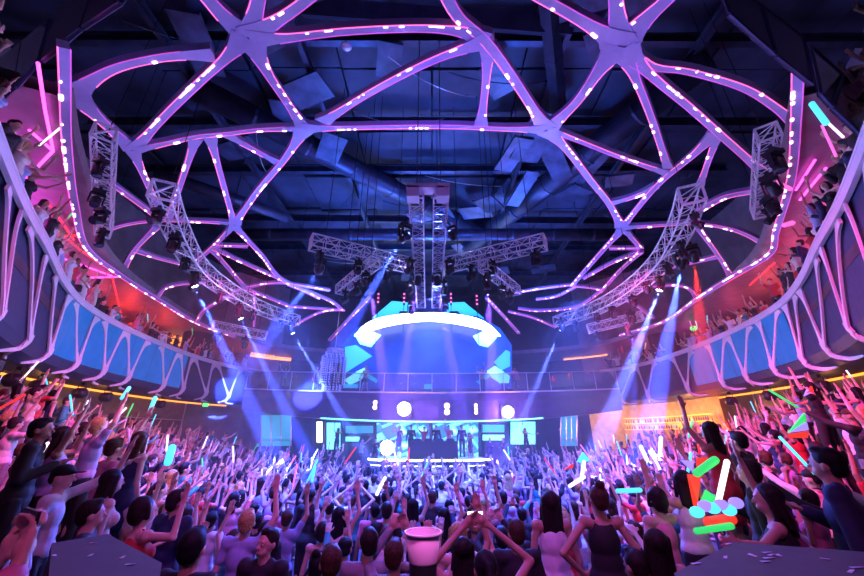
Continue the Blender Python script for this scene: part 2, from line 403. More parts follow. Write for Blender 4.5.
for i, (px, py) in enumerate(SPK):
    s, z = ring_hit(px, py, .7); o = spk if i == 0 else copy_tree(spk)
    o.location = ring_p(s, .7, CZ + 2.0 - .42); n = ring_n(s); o.rotation_euler = (0, 0, math.atan2(-n.x, n.y))
    tag(o, 'round black speaker hung under the balcony ' + (['at the column end of the facing side', 'second from the column', 'above the tall dark figure', 'near the middle of the facing side', 'beside the green exit sign'][i] if i < 5 else ['beside the bar end', 'over the dark doorway side', 'beside the yellow-green sign', 'past the yellow-green sign'][i - 5]), 'speaker', 'round speakers under the balcony')
# exit signs
def sign(px, py, m, lab, w=.42, h=.2):
    s, z = ring_hit(px, py, 1.6); p = ring_p(s, 1.6, z); n = ring_n(s); rot = Matrix.Rotation(math.atan2(-n.x, n.y), 3, 'Z')
    t = empty('exit_sign', p, lab, 'sign')
    mb = MB(); mb.box((0, 0, 0), (w + .06, .08, h + .06), rot); mb.box((0, 0, h * .5 + .2), (.03, .03, .4), rot); mb.build('housing', M['black'], t)
    mb = MB(); mb.box(rot @ Vector((0, -.045, 0)), (w, .02, h), rot); mb.build('face', m, t)
sign(205, 405, M['green'], 'small green lit exit sign under the balcony facing the bar')
sign(806, 373, M['yellowgreen'], 'yellow-green lit exit sign between two black speakers')
sign(708, 396, M['green'], 'small green lit sign past the end of the bar')
# dark column at the frame's edge and the ones by the terraces
mb = MB(); mb.box((-10.9, 8.75, 2.2), (.55, .5, 4.6)); struct(mb, 'wall_column', M['dark'])

# ---- terraces: stepped floors rising towards the side walls
def half_w(y):
    for (x0, y0), (x1, y1) in zip(HALF, HALF[1:]):
        if y0 <= y <= y1: return lerp(x0, x1, (y - y0) / (y1 - y0))
    return 5.0
def terrace_z(x, y):
    if y > 27 or y < 3: return 0
    if y > 19.5 and abs(x) < 9: return .3
    yb = math.floor(y / 2) * 2 + 1; h3 = (max(.9, 2.15 - (yb - 9) * .065) if yb >= 9 else {5: .95, 7: 1.45}.get(yb, .7)); e = half_w(y) - abs(x)
    if e < 1.6: return h3
    if e < 3.2: return h3 * .6
    if e < 4.9: return h3 * .28
    return 0
for sx, side in ((-1, 'left'), (1, 'right')):
    for tier, (e0, e1) in enumerate(((-1.9, 1.6), (1.6, 3.2), (3.2, 4.9))):
        mb = MB()
        for yb in range(4, 26, 2):
            if sx > 0 and yb > 18 and tier == 0: e0_ = -.2
            else: e0_ = e0
            y0, y1 = yb, yb + 2; w0, w1 = half_w(y0), half_w(y1); z = terrace_z(sx * (half_w(yb + 1) - (e0 + e1) / 2), yb + 1)
            mb.slab([(sx * (w0 - e1), y0, 0), (sx * (w0 - e0_), y0, 0), (sx * (w1 - e0_), y1, 0), (sx * (w1 - e1), y1, 0)], (0, 0, z))
        struct(mb, 'floor_terrace_%s_%d' % (side, tier + 1), M['floor'])

# ================================================================== ceiling lattice: LED ribs
def dome_z(x, y):
    r2 = (x / 14) ** 2 + ((y - 16) / 15.5) ** 2
    return CZ + 6.2 + 3.4 * max(0, 1 - r2)
def on_dome(px, py):
    r = ray(px, py); t = .001; prev = None
    for k in range(3000):
        p = r * t; g = CZ + p.z - dome_z(p.x, p.y)
        if g > 0: break
        t *= 1.004
    lo, hi = t / 1.004, t
    for _ in range(30):
        m = (lo + hi) / 2; p = r * m
        if CZ + p.z - dome_z(p.x, p.y) > 0: hi = m
        else: lo = m
    p = r * lo; p.z += CZ
    if p.y > 30: p = r * (30 / r.y); p.z += CZ
    return p
def dome_n(p):
    return Vector((-p.x / 14 * .55, -(p.y - 16) / 15.5 * .55, -1)).normalized()
RIBS = [  # pixel paths, start flare, end flare, width factor
 ([(441,-14),(458,17),(485,41),(512,77),(545,128)], 0, 2, 1.1),
 ([(203,-6),(225,18),(248,37)], 0, 2, 1), ([(260,-8),(256,10),(249,37)], 0, 1.5, 1), ([(312,-4),(288,14),(250,37)], 0, 2, 1),
 ([(250,40),(288,38),(341,32),(395,29),(435,29),(465,33),(484,42)], 2, 2, .9),
 ([(247,38),(222,62),(200,82),(165,116),(135,149)], 2.5, 1.5, .85),
 ([(214,56),(183,56),(150,60),(110,71),(72,94)], 1.2, 2, .95),
 ([(250,40),(268,74),(288,104),(304,129)], 2.5, 1.5, .9),
 ([(72,94),(100,120),(133,150)], 2.5, 1.5, .9),
 ([(134,151),(165,144),(197,137),(227,134),(262,130),(304,129)], 1.2, 1.2, .75),
 ([(304,129),(350,128),(396,127),(455,127),(500,129),(545,130)], 2, 2, .9),
 ([(322,123),(370,93),(430,62),(486,42)], 1.6, 1.6, .95),
 ([(488,46),(486,80),(481,126)], 1.5, 1.6, .8),
 ([(133,151),(148,185),(158,208),(157,226)], 1.5, 1, .7),
 ([(196,139),(186,168),(176,198),(168,222)], 1.5, .8, .7),
 ([(210,137),(222,180),(234,223)], 1.5, 1.5, .75),
 ([(227,135),(252,149),(278,163)], 1.2, 1.2, .7),
 ([(304,130),(284,160),(258,191),(234,225)], 2, 1.8, 1.0),
 ([(234,224),(205,222),(160,221),(125,225),(100,235),(87,247)], 1.2, .8, .65),
 ([(157,227),(135,250),(122,273)], .8, .8, .7), ([(136,251),(160,259),(188,266)], .8, 0, .6),
 ([(73,190),(76,179),(82,175),(92,175)], 0, 0, .6), ([(110,183),(132,199),(157,217)], 0, .6, .65),
 ([(158,297),(166,288),(185,284),(206,283)], 0, 0, .6), ([(197,322),(204,311),(222,300),(244,288)], 0, 0, .7),
 ([(234,226),(262,256),(284,281),(330,301),(342,310)], 1.5, 0, .8),
 ([(234,226),(212,248),(196,262)], 1.5, .5, .8), ([(213,246),(248,247)], .5, .5, .6), ([(214,249),(250,266),(286,282)], .5, .5, .65),
 ([(212,250),(228,268),(245,288)], .8, 1, .7), ([(246,288),(267,284),(288,284),(330,291)], .5, .3, .65), ([(246,289),(266,297),(288,306)], .5, 0, .65),
 ([(254,291),(255,308),(254,327)], 0, 0, .45), ([(288,285),(305,292),(319,299)], 0, 0, .55), ([(288,307),(316,309),(345,311)], 0, 0, .55),
 ([(291,328),(320,313),(343,310)], 0, 0, .6), ([(370,297),(350,318),(329,341)], 0, 0, .9),
 # bar side
 ([(530,-8),(576,18),(620,44)], 0, 2.5, 1), ([(615,-8),(617,14),(620,42)], 0, 2, 1), ([(670,-3),(645,20),(622,44)], 0, 2.5, 1.05),
 ([(620,47),(600,70),(576,103),(548,130)], 2.5, 2, 1.05),
 ([(622,50),(653,67),(689,72),(743,88),(776,108),(795,124)], 2.5, .5, .8),
 ([(622,52),(636,80),(653,123),(668,169)], 2.5, 1, .75),
 ([(624,50),(656,80),(690,108),(717,132),(760,170)], 2.5, .5, .9),
 ([(716,134),(690,158),(655,188),(622,228)], 1.5, 1.5, .8), ([(718,136),(708,162),(700,186)], 1, 1, .6),
 ([(548,130),(576,140),(619,157),(668,174)], 1.5, 1.2, .75),
 ([(547,131),(567,150),(590,180),(609,204),(622,228)], 2, 1.6, 1.1),
 ([(610,204),(634,197),(656,187)], 1.2, 1, .75),
 ([(623,228),(669,225),(698,224),(733,230),(759,242),(769,254)], 1.5, .6, .75),
 ([(622,230),(600,254),(572,286)], 1.5, 0, .85), ([(626,232),(634,241),(641,249)], 1.2, .6, .7),
 ([(609,249),(640,249)], .5, .5, .6), ([(583,279),(612,263),(640,252)], 0, .8, .65), ([(600,293),(620,271),(641,252)], 0, .8, .65),
 ([(751,192),(723,198),(698,212)], 0, 0, 1.0), ([(698,228),(719,257),(731,277)], .5, .8, .7), ([(718,257),(693,263),(666,269)], .8, 0, .6),
 ([(653,287),(675,286),(690,290),(697,300)], 0, .6, .65), ([(626,300),(640,308),(653,319)], 0, .5, .7),
 ([(576,285),(548,288),(516,293)], .3, 0, .6), ([(603,290),(590,288),(572,286)], 0, .4, .6), ([(603,290),(576,307),(540,311),(518,309)], 0, 0, .6), ([(576,287),(556,297),(536,300)], 0, 0, .55),
 ([(508,312),(532,318),(556,328)], 0, 0, .7), ([(486,298),(503,316),(519,334)], 0, 0, .9),
]
root = empty('ceiling_lattice', (0, 16, CZ + 6.2), 'lavender dome lattice of flat ribs edged with pink LEDs spanning the whole ceiling', 'ceiling lattice')
off = root.location.copy()
RW = .215
def add_rib(pts, f0, f1, wf, nm='rib', dense=1.0, norm=dome_n):
    pts = [p - off for p in pts]; N = lambda p: norm(p + off)
    mb = MB(); left, right = mb.ribbon(pts, N, RW * wf, .16, f0, f1, .45); o = mb.build(nm, M['rib'], root)
    lm = MB()
    k0 = 3 if f0 > .9 else 0; k1 = len(left) - (3 if f1 > .9 else 0); k0, k1 = (k0, k1) if k1 - k0 > 2 else (0, len(left))
    left, right, pts = left[k0:k1], right[k0:k1], pts[k0:k1]
    lm.tube(left, .012, 5, M['pink'] if (len(pts) + int(wf * 20)) % 2 else M['purp']); lm.tube(right, .012, 5, M['purp'] if (len(pts) + int(wf * 20)) % 2 else M['pink'])
    rr = random.Random(len(pts) * 31 + int(wf * 100) + len(KIDS)); acc = 0; gap = rr.uniform(.3, .9)
    edge = left if (len(pts) + int(wf * 20)) % 2 else right; run = 0
    for i in range(1, len(pts)):
        acc += (pts[i] - pts[i - 1]).length
        if acc > gap:
            acc = 0; gap = rr.choice((.16, .16, .3, .5, 1.1, 1.7)) / dense; c = edge[i].lerp(pts[i], .25); c2 = edge[i - 1].lerp(pts[i - 1], .25); k = rr.uniform(.1, 1.0)
            rd = rr.uniform(.024, .038); lm.tube([c2.lerp(c, 1 - k - .05), c2.lerp(c, 1 - k), c, c + (c - c2) * .06], [rd * .4, rd, rd, rd * .4], 6, M['diode'])
    lm.build('led_strip', None, o)
    return o
for k, (P, f0, f1, wf) in enumerate(RIBS):
    add_rib(catmull([on_dome(*p) for p in P], .16), f0, f1, wf)
for px, py, r in ((249, 37, .33), (620, 46, .42), (304, 129, .26), (547, 130, .28), (72, 94, .22), (234, 225, .24), (622, 229, .24), (485, 42, .2)):
    p = on_dome(px, py); n = dome_n(p); q = Vector((0, 0, 1)).rotation_difference(-n).to_matrix()
    mb = MB(); mb.lathe([(0, -.03), (r * .8, -.03), (r, 0), (r, .12), (r * .8, .16), (0, .16)], 20); mb.v = [tuple(q @ Vector(v) + p - off - n * .07) for v in mb.v]; mb.build('hub', M['rib'], root, smooth=False)
# rim along the balcony ceiling
for RIM in ([(64,48),(65,90),(66,130),(69,165),(75,205),(87,248),(120,275),(160,301),(197,323),(235,337)], [(798,66),(796,120),(791,180),(776,232),(769,255),(731,278),(696,300),(664,322),(620,336)]):
    pts = catmull([on_z(x, y, 6.2) for x, y in RIM], .16)
    o = add_rib(pts, 0, 0, .75, 'rim', 2.2)
print('ribs', len(RIBS))
# ================================================================== roof services
def duct(a, b, r, lab, n=12, sq=False):
    a, b = Vector(a), Vector(b); t = empty('air_duct', (a + b) / 2, lab, 'duct'); a2, b2 = a - t.location, b - t.location; mb = MB()
    mb.tube([a2, b2], r, 4 if sq else n); mb.build('body', M['duct'], t, smooth=not sq)
    L = (b2 - a2).length; k = max(2, int(L / 2.2))
    for i in range(1, k):
        p = a2.lerp(b2, i / k); d = (b2 - a2).normalized() * .05; mb = MB(); mb.tube([p - d, p + d], r * 1.07, 4 if sq else n); mb.build('band', M['duct'], t)
duct((-11, 17.2, CZ + 10.2), (11, 17.2, CZ + 10.2), .33, 'long round duct crossing over the paired centre trusses')
duct((-9, 9.5, CZ + 12), (3, 20, CZ + 12), .5, 'thick diagonal duct above the ribs on the side away from the bar')
duct((9.5, 8.5, CZ + 12), (2.5, 22, CZ + 12), .55, 'thick diagonal duct above the ribs on the bar side')
duct((-12, 12.5, CZ + 10.5), (-7.5, 16, CZ + 10.5), .28, 'short bent-looking duct above the curved truss facing the bar')
duct((-4, 7, CZ + 12.2), (4.5, 7.6, CZ + 12.2), .32, 'square duct above the long cross rib', sq=True)
duct((3.2, 6, CZ + 12), (5.2, 11, CZ + 12), .3, 'square duct slanting behind the short upright rib', sq=True)
duct((-3.8, 6.5, CZ + 11.8), (.5, 5.6, CZ + 11.8), .2, 'thin slanted duct behind the long cross rib', 8)
def beam(a, b, w, h, lab):
    a, b = Vector(a), Vector(b); mb = MB(); d = (b - a); rot = d.to_track_quat('Y', 'Z').to_matrix()
    L = d.length
    for z in (-h / 2, h / 2): mb.box((a + b) / 2 + Vector((0, 0, z)), (w, L, .06), rot)
    mb.box((a + b) / 2, (.04, L, h), rot)
    one(mb, 'roof_beam', M['duct'], lab, 'beam', 'steel beams under the roof')
BY = [4.5, 8.2, 11.8, 14.8, 19.2, 23, 27.5]
for i, y in enumerate(BY): beam((-15, y, CZ + 12.6), (15, y + R.uniform(-.5, .5), CZ + 12.6), .22, .4, 'dark steel roof beam, %s row from the camera end of the hall' % ['first', 'second', 'third', 'fourth', 'fifth', 'sixth', 'seventh'][i])
for i, x in enumerate((-9, -4.6, 4.6, 9)): beam((x, 3, CZ + 12.2), (x + R.uniform(-1, 1), 30, CZ + 12.2), .18, .3, 'dark steel roof beam running towards the stage, %s one' % ['the outer one facing the bar', 'inner one facing the bar', 'inner one on the bar half', 'outermost on the bar half'][i])
# baffle boards hung flat under the roof
AREA = ['over the camera end', 'over the front of the floor', 'over the middle of the floor', 'over the paired trusses', 'over the stage end']
k = 0; used_b = {}
for i in range(34):
    x = R.uniform(-9, 9); y = R.uniform(6, 28); z = CZ + R.uniform(11.0, 12.2)
    w, l = R.uniform(.5, 1.3), R.uniform(1.0, 2.8); mb = MB()
    rot = Matrix.Rotation(R.choice((.5, -.6, .2, 1.2)), 3, 'Z') @ Matrix.Rotation(R.uniform(-.15, .15), 3, 'X')
    mb.box((x, y, z), (w, l, .05), rot)
    for sgn in (-1, 1): mb.box(Vector((x, y, z)) + rot @ Vector((sgn * w * .5, 0, .03)), (.05, l, .12), rot)
    mb.tube([(x, y, z), (x, y, Z_ROOF)], .012, 4)
    one(mb, 'acoustic_board', M['roofpanel'], 'dull blue board hung flat under the roof ' + AREA[min(4, int((y - 6) / 4.5))], 'board', 'boards hung under the roof ' + AREA[min(4, int((y - 6) / 4.5))])
# sagging cables
for i in range(16):
    a = Vector((R.uniform(-9, 9), R.uniform(6, 25), CZ + 12.3)); b = a + Vector((R.uniform(-5, 5), R.uniform(-5, 5), R.uniform(-1, .2)))
    b.z = min(b.z, Z_ROOF); mb = MB(); sag = R.uniform(.1, .5)
    mb.tube([a.lerp(b, t / 8) - Vector((0, 0, sag * 4 * (t / 8) * (1 - t / 8))) for t in range(9)], .018, 5)
    one(mb, 'cable', M['steel'] if i % 3 == 0 else M['blackm'], 'thin cable sagging between roof beams', 'cable', 'cables under the roof')
mb = MB(); mb.ball((0, 0, 0), (.16, .16, .07), 14, 8); o = one(mb, 'ceiling_lamp', M['steel'], 'small round pale fitting above the long upper cross rib', 'lamp'); o.location = on_z(346, 48, 10.5)

# ================================================================== trusses
def truss(name, path, w, label, group=None, up=Vector((0, 0, 1)), h=None, pitch=None, parent=None):
    h = h or w; pts = catmull(path, .45) if len(path) > 2 else [Vector(path[0]).lerp(Vector(path[1]), i / max(1, round((Vector(path[1]) - Vector(path[0])).length / (pitch or w)))) for i in range(max(1, round((Vector(path[1]) - Vector(path[0])).length / (pitch or w))) + 1)]
    root = empty(name, pts[0], label, 'truss', group); o = root.location.copy()
    C = [[], [], [], []]
    for i, p in enumerate(pts):
        t = (pts[min(i + 1, len(pts) - 1)] - pts[max(i - 1, 0)]).normalized(); a = t.cross(up).normalized(); b = a.cross(t).normalized(); q = p - o
        C[0].append(q - a * w / 2 - b * h / 2); C[1].append(q + a * w / 2 - b * h / 2); C[2].append(q + a * w / 2 + b * h / 2); C[3].append(q - a * w / 2 + b * h / 2)
    mb = MB(); r = w * .055
    for c in C: mb.tube(c, r, 6)
    mb.build('chord_frame', M['alu'], root)
    mb = MB(); r2 = w * .033
    for i in range(len(pts)):
        for k in range(4): mb.tube([C[k][i], C[(k + 1) % 4][i]], r2, 4, caps=False)
        if i:
            for k in range(4):
                k2 = (k + 1) % 4
                mb.tube([C[k][i - 1], C[k2][i]] if i % 2 else [C[k2][i - 1], C[k][i]], r2, 4, caps=False)
    mb.build('bracing', M['alu'], root)
    for e in (0, -1):
        mb = MB(); q = [C[k][e] for k in range(4)]
        for k in range(4): mb.tube([q[k], q[(k + 1) % 4]], r * 1.5, 4)
        mb.tube([q[0], q[2]], r, 4); mb.build('end_frame', M['alu'], root)
    for i in sorted({1, len(pts) // 2, len(pts) - 2}):
        if 0 <= i < len(pts): mb = MB(); mb.tube([pts[i] - o, Vector((pts[i].x, pts[i].y, Z_ROOF)) - o], .012, 4); mb.build('hanger', M['blackm'], root)
    return pts
ZT = 5.6
TL = truss('lighting_truss', [on_z(162, 190, ZT), on_z(176, 228, ZT), on_z(196, 264, ZT), on_z(222, 286, ZT), on_z(256, 306, ZT), on_z(296, 321, ZT)], .5, 'long curved aluminium truss hung on the side facing the bar')
TR = truss('lighting_truss', [on_z(692, 194, ZT), on_z(680, 228, ZT), on_z(658, 264, ZT), on_z(628, 290, ZT), on_z(596, 308, ZT), on_z(557, 322, ZT)], .5, 'long curved aluminium truss hung on the bar side')
TC1 = truss('lighting_truss', [on_z(416, 192, ZT), on_z(421, 304, ZT)], .36, 'one of two parallel centre trusses over the floor, on the side away from the bar')
TC2 = truss('lighting_truss', [on_z(441, 192, ZT), on_z(436, 304, ZT)], .36, 'one of two parallel centre trusses over the floor, on the bar side')
p = on_z(428, 189, ZT)
mb = MB(); mb.box(p, (1.05, .3, .12)); mb.box(p + Vector((-.36, 0, -.16)), (.3, .3, .3)); mb.box(p + Vector((.36, 0, -.16)), (.3, .3, .3)); mb.box(p + Vector((.45, -.16, 0)), (.1, .02, .08))
one(mb, 'truss_header', mat('header_grey', (.6, .5, .66), .4, .3), 'flat lavender header block joining the two parallel centre trusses', 'truss header')
TX1 = truss('lighting_truss', [on_z(311, 242, ZT), on_z(408, 265, ZT)], .42, 'outer cross truss beside the centre pair, on the side away from the bar')
TX2 = truss('lighting_truss', [on_z(545, 242, ZT), on_z(447, 265, ZT)], .42, 'outer cross truss beside the centre pair, on the bar side')
TX3 = truss('lighting_truss', [on_z(375, 262, ZT - .5), on_z(340, 290, ZT - .5)], .34, 'short truss crossing under the outer one, away from the bar')
TX4 = truss('lighting_truss', [on_z(483, 265, ZT - .5), on_z(516, 291, ZT - .5)], .34, 'short truss crossing under the outer one, bar side')
TV1 = truss('lighting_truss', [on_z(104, 132, 6.0), on_z(104, 232, 6.0)], .36, 'side truss near the magenta balcony wall, facing the bar')
TV2 = truss('lighting_truss', [on_z(768, 132, 6.0), on_z(760, 212, 6.0)], .36, 'side truss near the balcony crowd with neon sticks')
TS1 = truss('lighting_truss', [on_z(213, 325, 4.9), on_z(266, 336, 4.6)], .38, 'small far truss under the end of the curved truss, facing the bar')
TS2 = truss('lighting_truss', [on_z(588, 329, 4.7), on_z(642, 316, 5.1)], .38, 'small far truss under the end of the curved truss, bar side')

# ---- moving head lights
def make_head(lens):
    t = empty('moving_head_light', (0, 0, 0), 'x', 'stage light')
    mb = MB(); mb.box((0, 0, -.05), (.3, .26, .1)); mb.box((0, 0, .06), (.08, .08, .14)); mb.build('base', M['black'], t)
    mb = MB(); mb.box((0, 0, -.125), (.34, .1, .05)); mb.box((-.16, 0, -.28), (.04, .1, .32)); mb.box((.16, 0, -.28), (.04, .1, .32)); mb.build('yoke', M['blackm'], t)
    h = MB(); h.lathe([(0, .16), (.08, .16), (.12, .1), (.125, -.1), (.13, -.17), (.11, -.19)], 14)
    ho = h.build('head', M['black'], t, smooth=True); ho.location = (0, 0, -.36)
    l = MB(); l.lathe([(0, -.175), (.10, -.175), (.11, -.16), (0, -.155)], 14); lo = l.build('lens', lens, ho)
    return t
protos = {k: make_head(M[m]) for k, m in (('off', 'lensoff'), ('blue', 'lensblue'), ('white', 'lenswhite'), ('red', 'lensred'))}
for t in protos.values(): kids(t)
ufirst = {k: True for k in protos}
def head_light(p, kind, label, aim=None, sc=1.0):
    t = protos[kind] if ufirst[kind] else copy_tree(protos[kind]); ufirst[kind] = False
    t.location = p; t.scale = (sc,) * 3; tag(t, label, 'stage light', 'moving head stage lights')
    hd = [c for c in bpy.data.objects if c.parent == t and c.name.startswith('head')][0]
    if aim is not None:
        d = (Vector(aim) - (Vector(p) + Vector((0, 0, -.36 * sc)))).normalized(); yaw = math.atan2(d.x, -d.y) ; t.rotation_euler = (0, 0, yaw); pit = math.acos(max(-1, min(1, -d.z))); hd.rotation_euler = (-pit if False else -pit, 0, 0)
        # the head hangs lens-down; tip it by pit about the yoke axis towards the aim
        hd.rotation_euler = (-pit, 0, 0)
    else:
        t.rotation_euler = (0, 0, R.uniform(0, 6.28)); hd.rotation_euler = (R.uniform(-1.0, 1.0), 0, 0)
    return t
def spot(name, p, target, col, power, deg, blend=.25, rad=.04):
    l = bpy.data.lights.new(name, 'SPOT'); l.color = col; l.energy = power; l.spot_size = math.radians(deg); l.spot_blend = blend; l.shadow_soft_size = rad
    o = bpy.data.objects.new(name, l); COL.objects.link(o); o.location = p; d = Vector(target) - Vector(p); o.rotation_euler = d.to_track_quat('-Z', 'Y').to_euler(); return o
def area(name, p, target, col, power, sx, sy=None, spread=180):
    l = bpy.data.lights.new(name, 'AREA'); l.color = col; l.energy = power; l.shape = 'RECTANGLE'; l.size = sx; l.size_y = sy or sx; l.spread = math.radians(spread)
    o = bpy.data.objects.new(name, l); COL.objects.link(o); o.location = p; d = Vector(target) - Vector(p); o.rotation_euler = d.to_track_quat('-Z', 'Y').to_euler(); return o
def point(name, p, col, power, rad=.3):
    l = bpy.data.lights.new(name, 'POINT'); l.color = col; l.energy = power; l.shadow_soft_size = rad
    o = bpy.data.objects.new(name, l); COL.objects.link(o); o.location = p; return o
BLUE = (.05, .09, 1); BLW = (.10, .15, 1); VIO = (.16, .07, 1)
BEAMS = [  # source px, height of source, target px, target depth offset, colour, power, cone, lens, label
 ((193,282), 5.0, (246,396), 1.0, BLUE, 9000, 7, 'blue', 'lit blue stage light low on the curved truss facing the bar'),
 ((239,315), 4.7, (287,412), 1.0, BLUE, 8000, 6, 'blue', 'lit blue stage light near the far end of the curved truss facing the bar'),
 ((404,236), 5.2, (362,306), 4.0, BLUE, 6000, 6, 'blue', 'lit blue stage light on the centre truss away from the bar'),
 ((320,270), 5.0, (288,312), 3.0, BLUE, 4500, 6, 'blue', 'lit blue stage light under the outer cross truss away from the bar'),
 ((291,330), 4.5, (341,414), 1.0, BLW, 8000, 5, 'blue', 'lit blue stage light beyond the curved truss end facing the bar'),
 ((562,327), 4.6, (532,396), 1.0, BLW, 8000, 5, 'blue', 'lit blue stage light at the far end of the curved bar-side truss'),
 ((661,286), 5.0, (620,392), 1.0, BLW, 9000, 8, 'white', 'brightest lit stage light, midway along the curved bar-side truss'),
 ((682,263), 5.0, (668,335), 2.0, BLUE, 8000, 9, 'blue', 'lit blue stage light beside the red one on the bar-side truss'),
 ((694,256), 5.1, (700,318), 2.0, (1, .03, .01), 1300, 9, 'red', 'lit red stage light on the curved bar-side truss'),
 ((487,277), 5.0, (490,330), 1.0, VIO, 3500, 9, 'blue', 'lit violet-blue stage light where the bar-side cross trusses meet'),
 ((369,277), 5.0, (377,330), 1.0, VIO, 3500, 9, 'blue', 'lit violet-blue stage light where the cross trusses away from the bar meet'),
 ((632,320), 4.7, (634,400), 1.0, BLUE, 4000, 5, 'blue', 'lit blue stage light on the small far truss, bar side'),
 ((418,280), 5.2, (412,318), 1.0, VIO, 2500, 8, 'blue', 'lit violet stage light at the far end of the centre truss away from the bar'),
 ((437,280), 5.2, (444,318), 1.0, VIO, 2500, 8, 'blue', 'lit violet stage light at the far end of the bar-side centre truss'),
]
for (sx, sy), z, (tx, ty), dy, c, pw, dg, k, lab in BEAMS:
    p = on_z(sx, sy, z); tgt = on_y(tx, ty, p.y + dy); d = (tgt - p).normalized()
    head_light(p + Vector((0, 0, .36)), k, lab, tgt)
    spot('beam_light', p + d * .22, tgt, c, pw * 120, dg)
n = 0
for T, ks, lab in ((TL, 8, 'dark unlit stage light hanging under the curved truss facing the bar'), (TR, 8, 'dark unlit stage light hanging under the curved bar-side truss'), (TX1, 3, 'dark unlit stage light under the outer cross truss away from the bar'), (TX2, 3, 'dark unlit stage light under the outer cross truss on the bar side'), (TC1, 4, 'dark unlit stage light on the centre truss away from the bar'), (TC2, 4, 'dark unlit stage light on the bar-side centre truss'), (TX3, 3, 'dark unlit stage light under the short truss away from the bar'), (TX4, 3, 'dark unlit stage light under the short bar-side truss'), (TV1, 4, 'dark unlit stage light on the side truss facing the bar'), (TV2, 4, 'dark unlit stage light on the side truss by the neon sticks'), (TS1, 2, 'dark unlit stage light on the small far truss facing the bar'), (TS2, 2, 'dark unlit stage light on the small far truss, bar side')):
    for i in range(ks):
        p = T[int((i + .6) / ks * (len(T) - 1))]
        o = head_light(p + Vector((R.uniform(-.12, .12) + (.3 if T in (TC2,) else -.3 if T in (TC1,) else 0), 0, -.28)), 'off', lab, None, R.uniform(.75, 1.0)); o['group'] = lab.replace('dark unlit stage light', 'unlit stage lights')

# ================================================================== stage end
YS = 25.5
# centre mezzanine: curved slab, dark front band, glass rail
def mez(x): return YS - .9 * (1 - (x / 12.8) ** 2)
xs = [-12.8 + 25.6 * i / 32 for i in range(33)]
def zl(py_c, py_e, x):                       # heights read off along the band
    y = mez(x); r = ray(432, lerp(py_c, py_e, (abs(x) / 12.8) ** 2)); return CZ + r.z / r.y * y
mb = MB()
mb.sheet([[Vector((x, mez(x), zl(393, 389, x))) for x in xs], [Vector((x, mez(x) - .12, zl(400, 397, x))) for x in xs], [Vector((x, mez(x) - .05, zl(422, 410, x))) for x in xs], [Vector((x, 28, zl(422, 410, x))) for x in xs], [Vector((x, 31.5, zl(393, 389, x))) for x in xs]], close=True)
struct(mb, 'wall_mezzanine', mat('mezzanine_front', (.07, .04, .11), .4, noise=(3, .25)), smooth=False)
mb = MB(); mb.tube([Vector((x, mez(x) - .1, zl(393, 389, x) + .02)) for x in xs], .05, 6)
struct(mb, 'trim_mezzanine', M['lattice'])
mb = MB(); mb.tube([Vector((x, mez(x) - .1, zl(421.5, 410, x) - .02)) for x in xs if abs(x) < 7.5], .05, 6)
one(mb, 'light_strip', M['cyanpale'], 'thin pale cyan light line along the foot of the mezzanine front', 'light strip')
rail = empty('glass_railing', (0, YS - .9, zl(393, 389, 0)), 'long glass railing with thin posts on the mezzanine over the stage', 'railing'); ro = rail.location.copy()
mb = MB(); mb.sheet([[Vector((x, mez(x), zl(391, 388, x))) - ro for x in xs], [Vector((x, mez(x), zl(374, 371, x))) - ro for x in xs], [Vector((x, mez(x) + .03, zl(374, 371, x))) - ro for x in xs], [Vector((x, mez(x) + .03, zl(391, 388, x))) - ro for x in xs]], close=True); mb.build('glass', M['glass'], rail)
mb = MB(); mb.tube([Vector((x, mez(x), zl(373.5, 370.5, x))) - ro for x in xs], .035, 6); mb.build('handrail', M['steel'], rail)
for x in xs[::2]: mb = MB(); a = Vector((x, mez(x) - .03, zl(393, 389, x))) - ro; mb.tube([a, a + Vector((0, 0, 1.25))], .025, 6); mb.build('post', M['steel'], rail)

# glowing arch and the big blue screen behind the railing
YA = 27.0
def A(px, py, y=YA): return on_y(px, py, y)
top = catmull([A(354, 336), A(364, 325), A(380, 317.5), A(405, 313.5), A(428, 312.5), A(451, 313.5), A(475, 317.5), A(490, 325), A(501, 336)], .15)
bot = catmull([A(356, 336.5), A(374, 330), A(390, 326), A(408, 323), A(428, 321.5), A(448, 323), A(465, 326), A(482, 330), A(499, 336.5)], .15)
n = min(len(top), len(bot)); top = [top[int(i * (len(top) - 1) / (n - 1))] for i in range(n)]; bot = [bot[int(i * (len(bot) - 1) / (n - 1))] for i in range(n)]
fw = Vector((0, .35, .12)); mb = MB(); mb.sheet([top, bot, [p + fw for p in bot], [p + fw for p in top]], close=True)
k = n; mb.f += [(0, k, 2 * k, 3 * k), (k - 1, 2 * k - 1, 3 * k - 1, 4 * k - 1)]; mb.m += [0, 0]
one(mb, 'light_arch', M['white_led'], 'big glowing white crescent arch over the blue screen', 'light arch')
scr = empty('stage_screen', A(432, 388, YA + 1.2), 'huge curved blue LED screen under the white arch', 'screen'); so = scr.location.copy()
ps = [(342, 388), (342, 345), (356, 328), (385, 316), (432, 313), (478, 316), (500, 328), (512, 345), (512, 388)]
mb = MB(); mb.slab([A(x, y, YA + 1.2) - so for x, y in ps], (0, .25, 0)); mb.build('display', M['bluescreen'], scr)
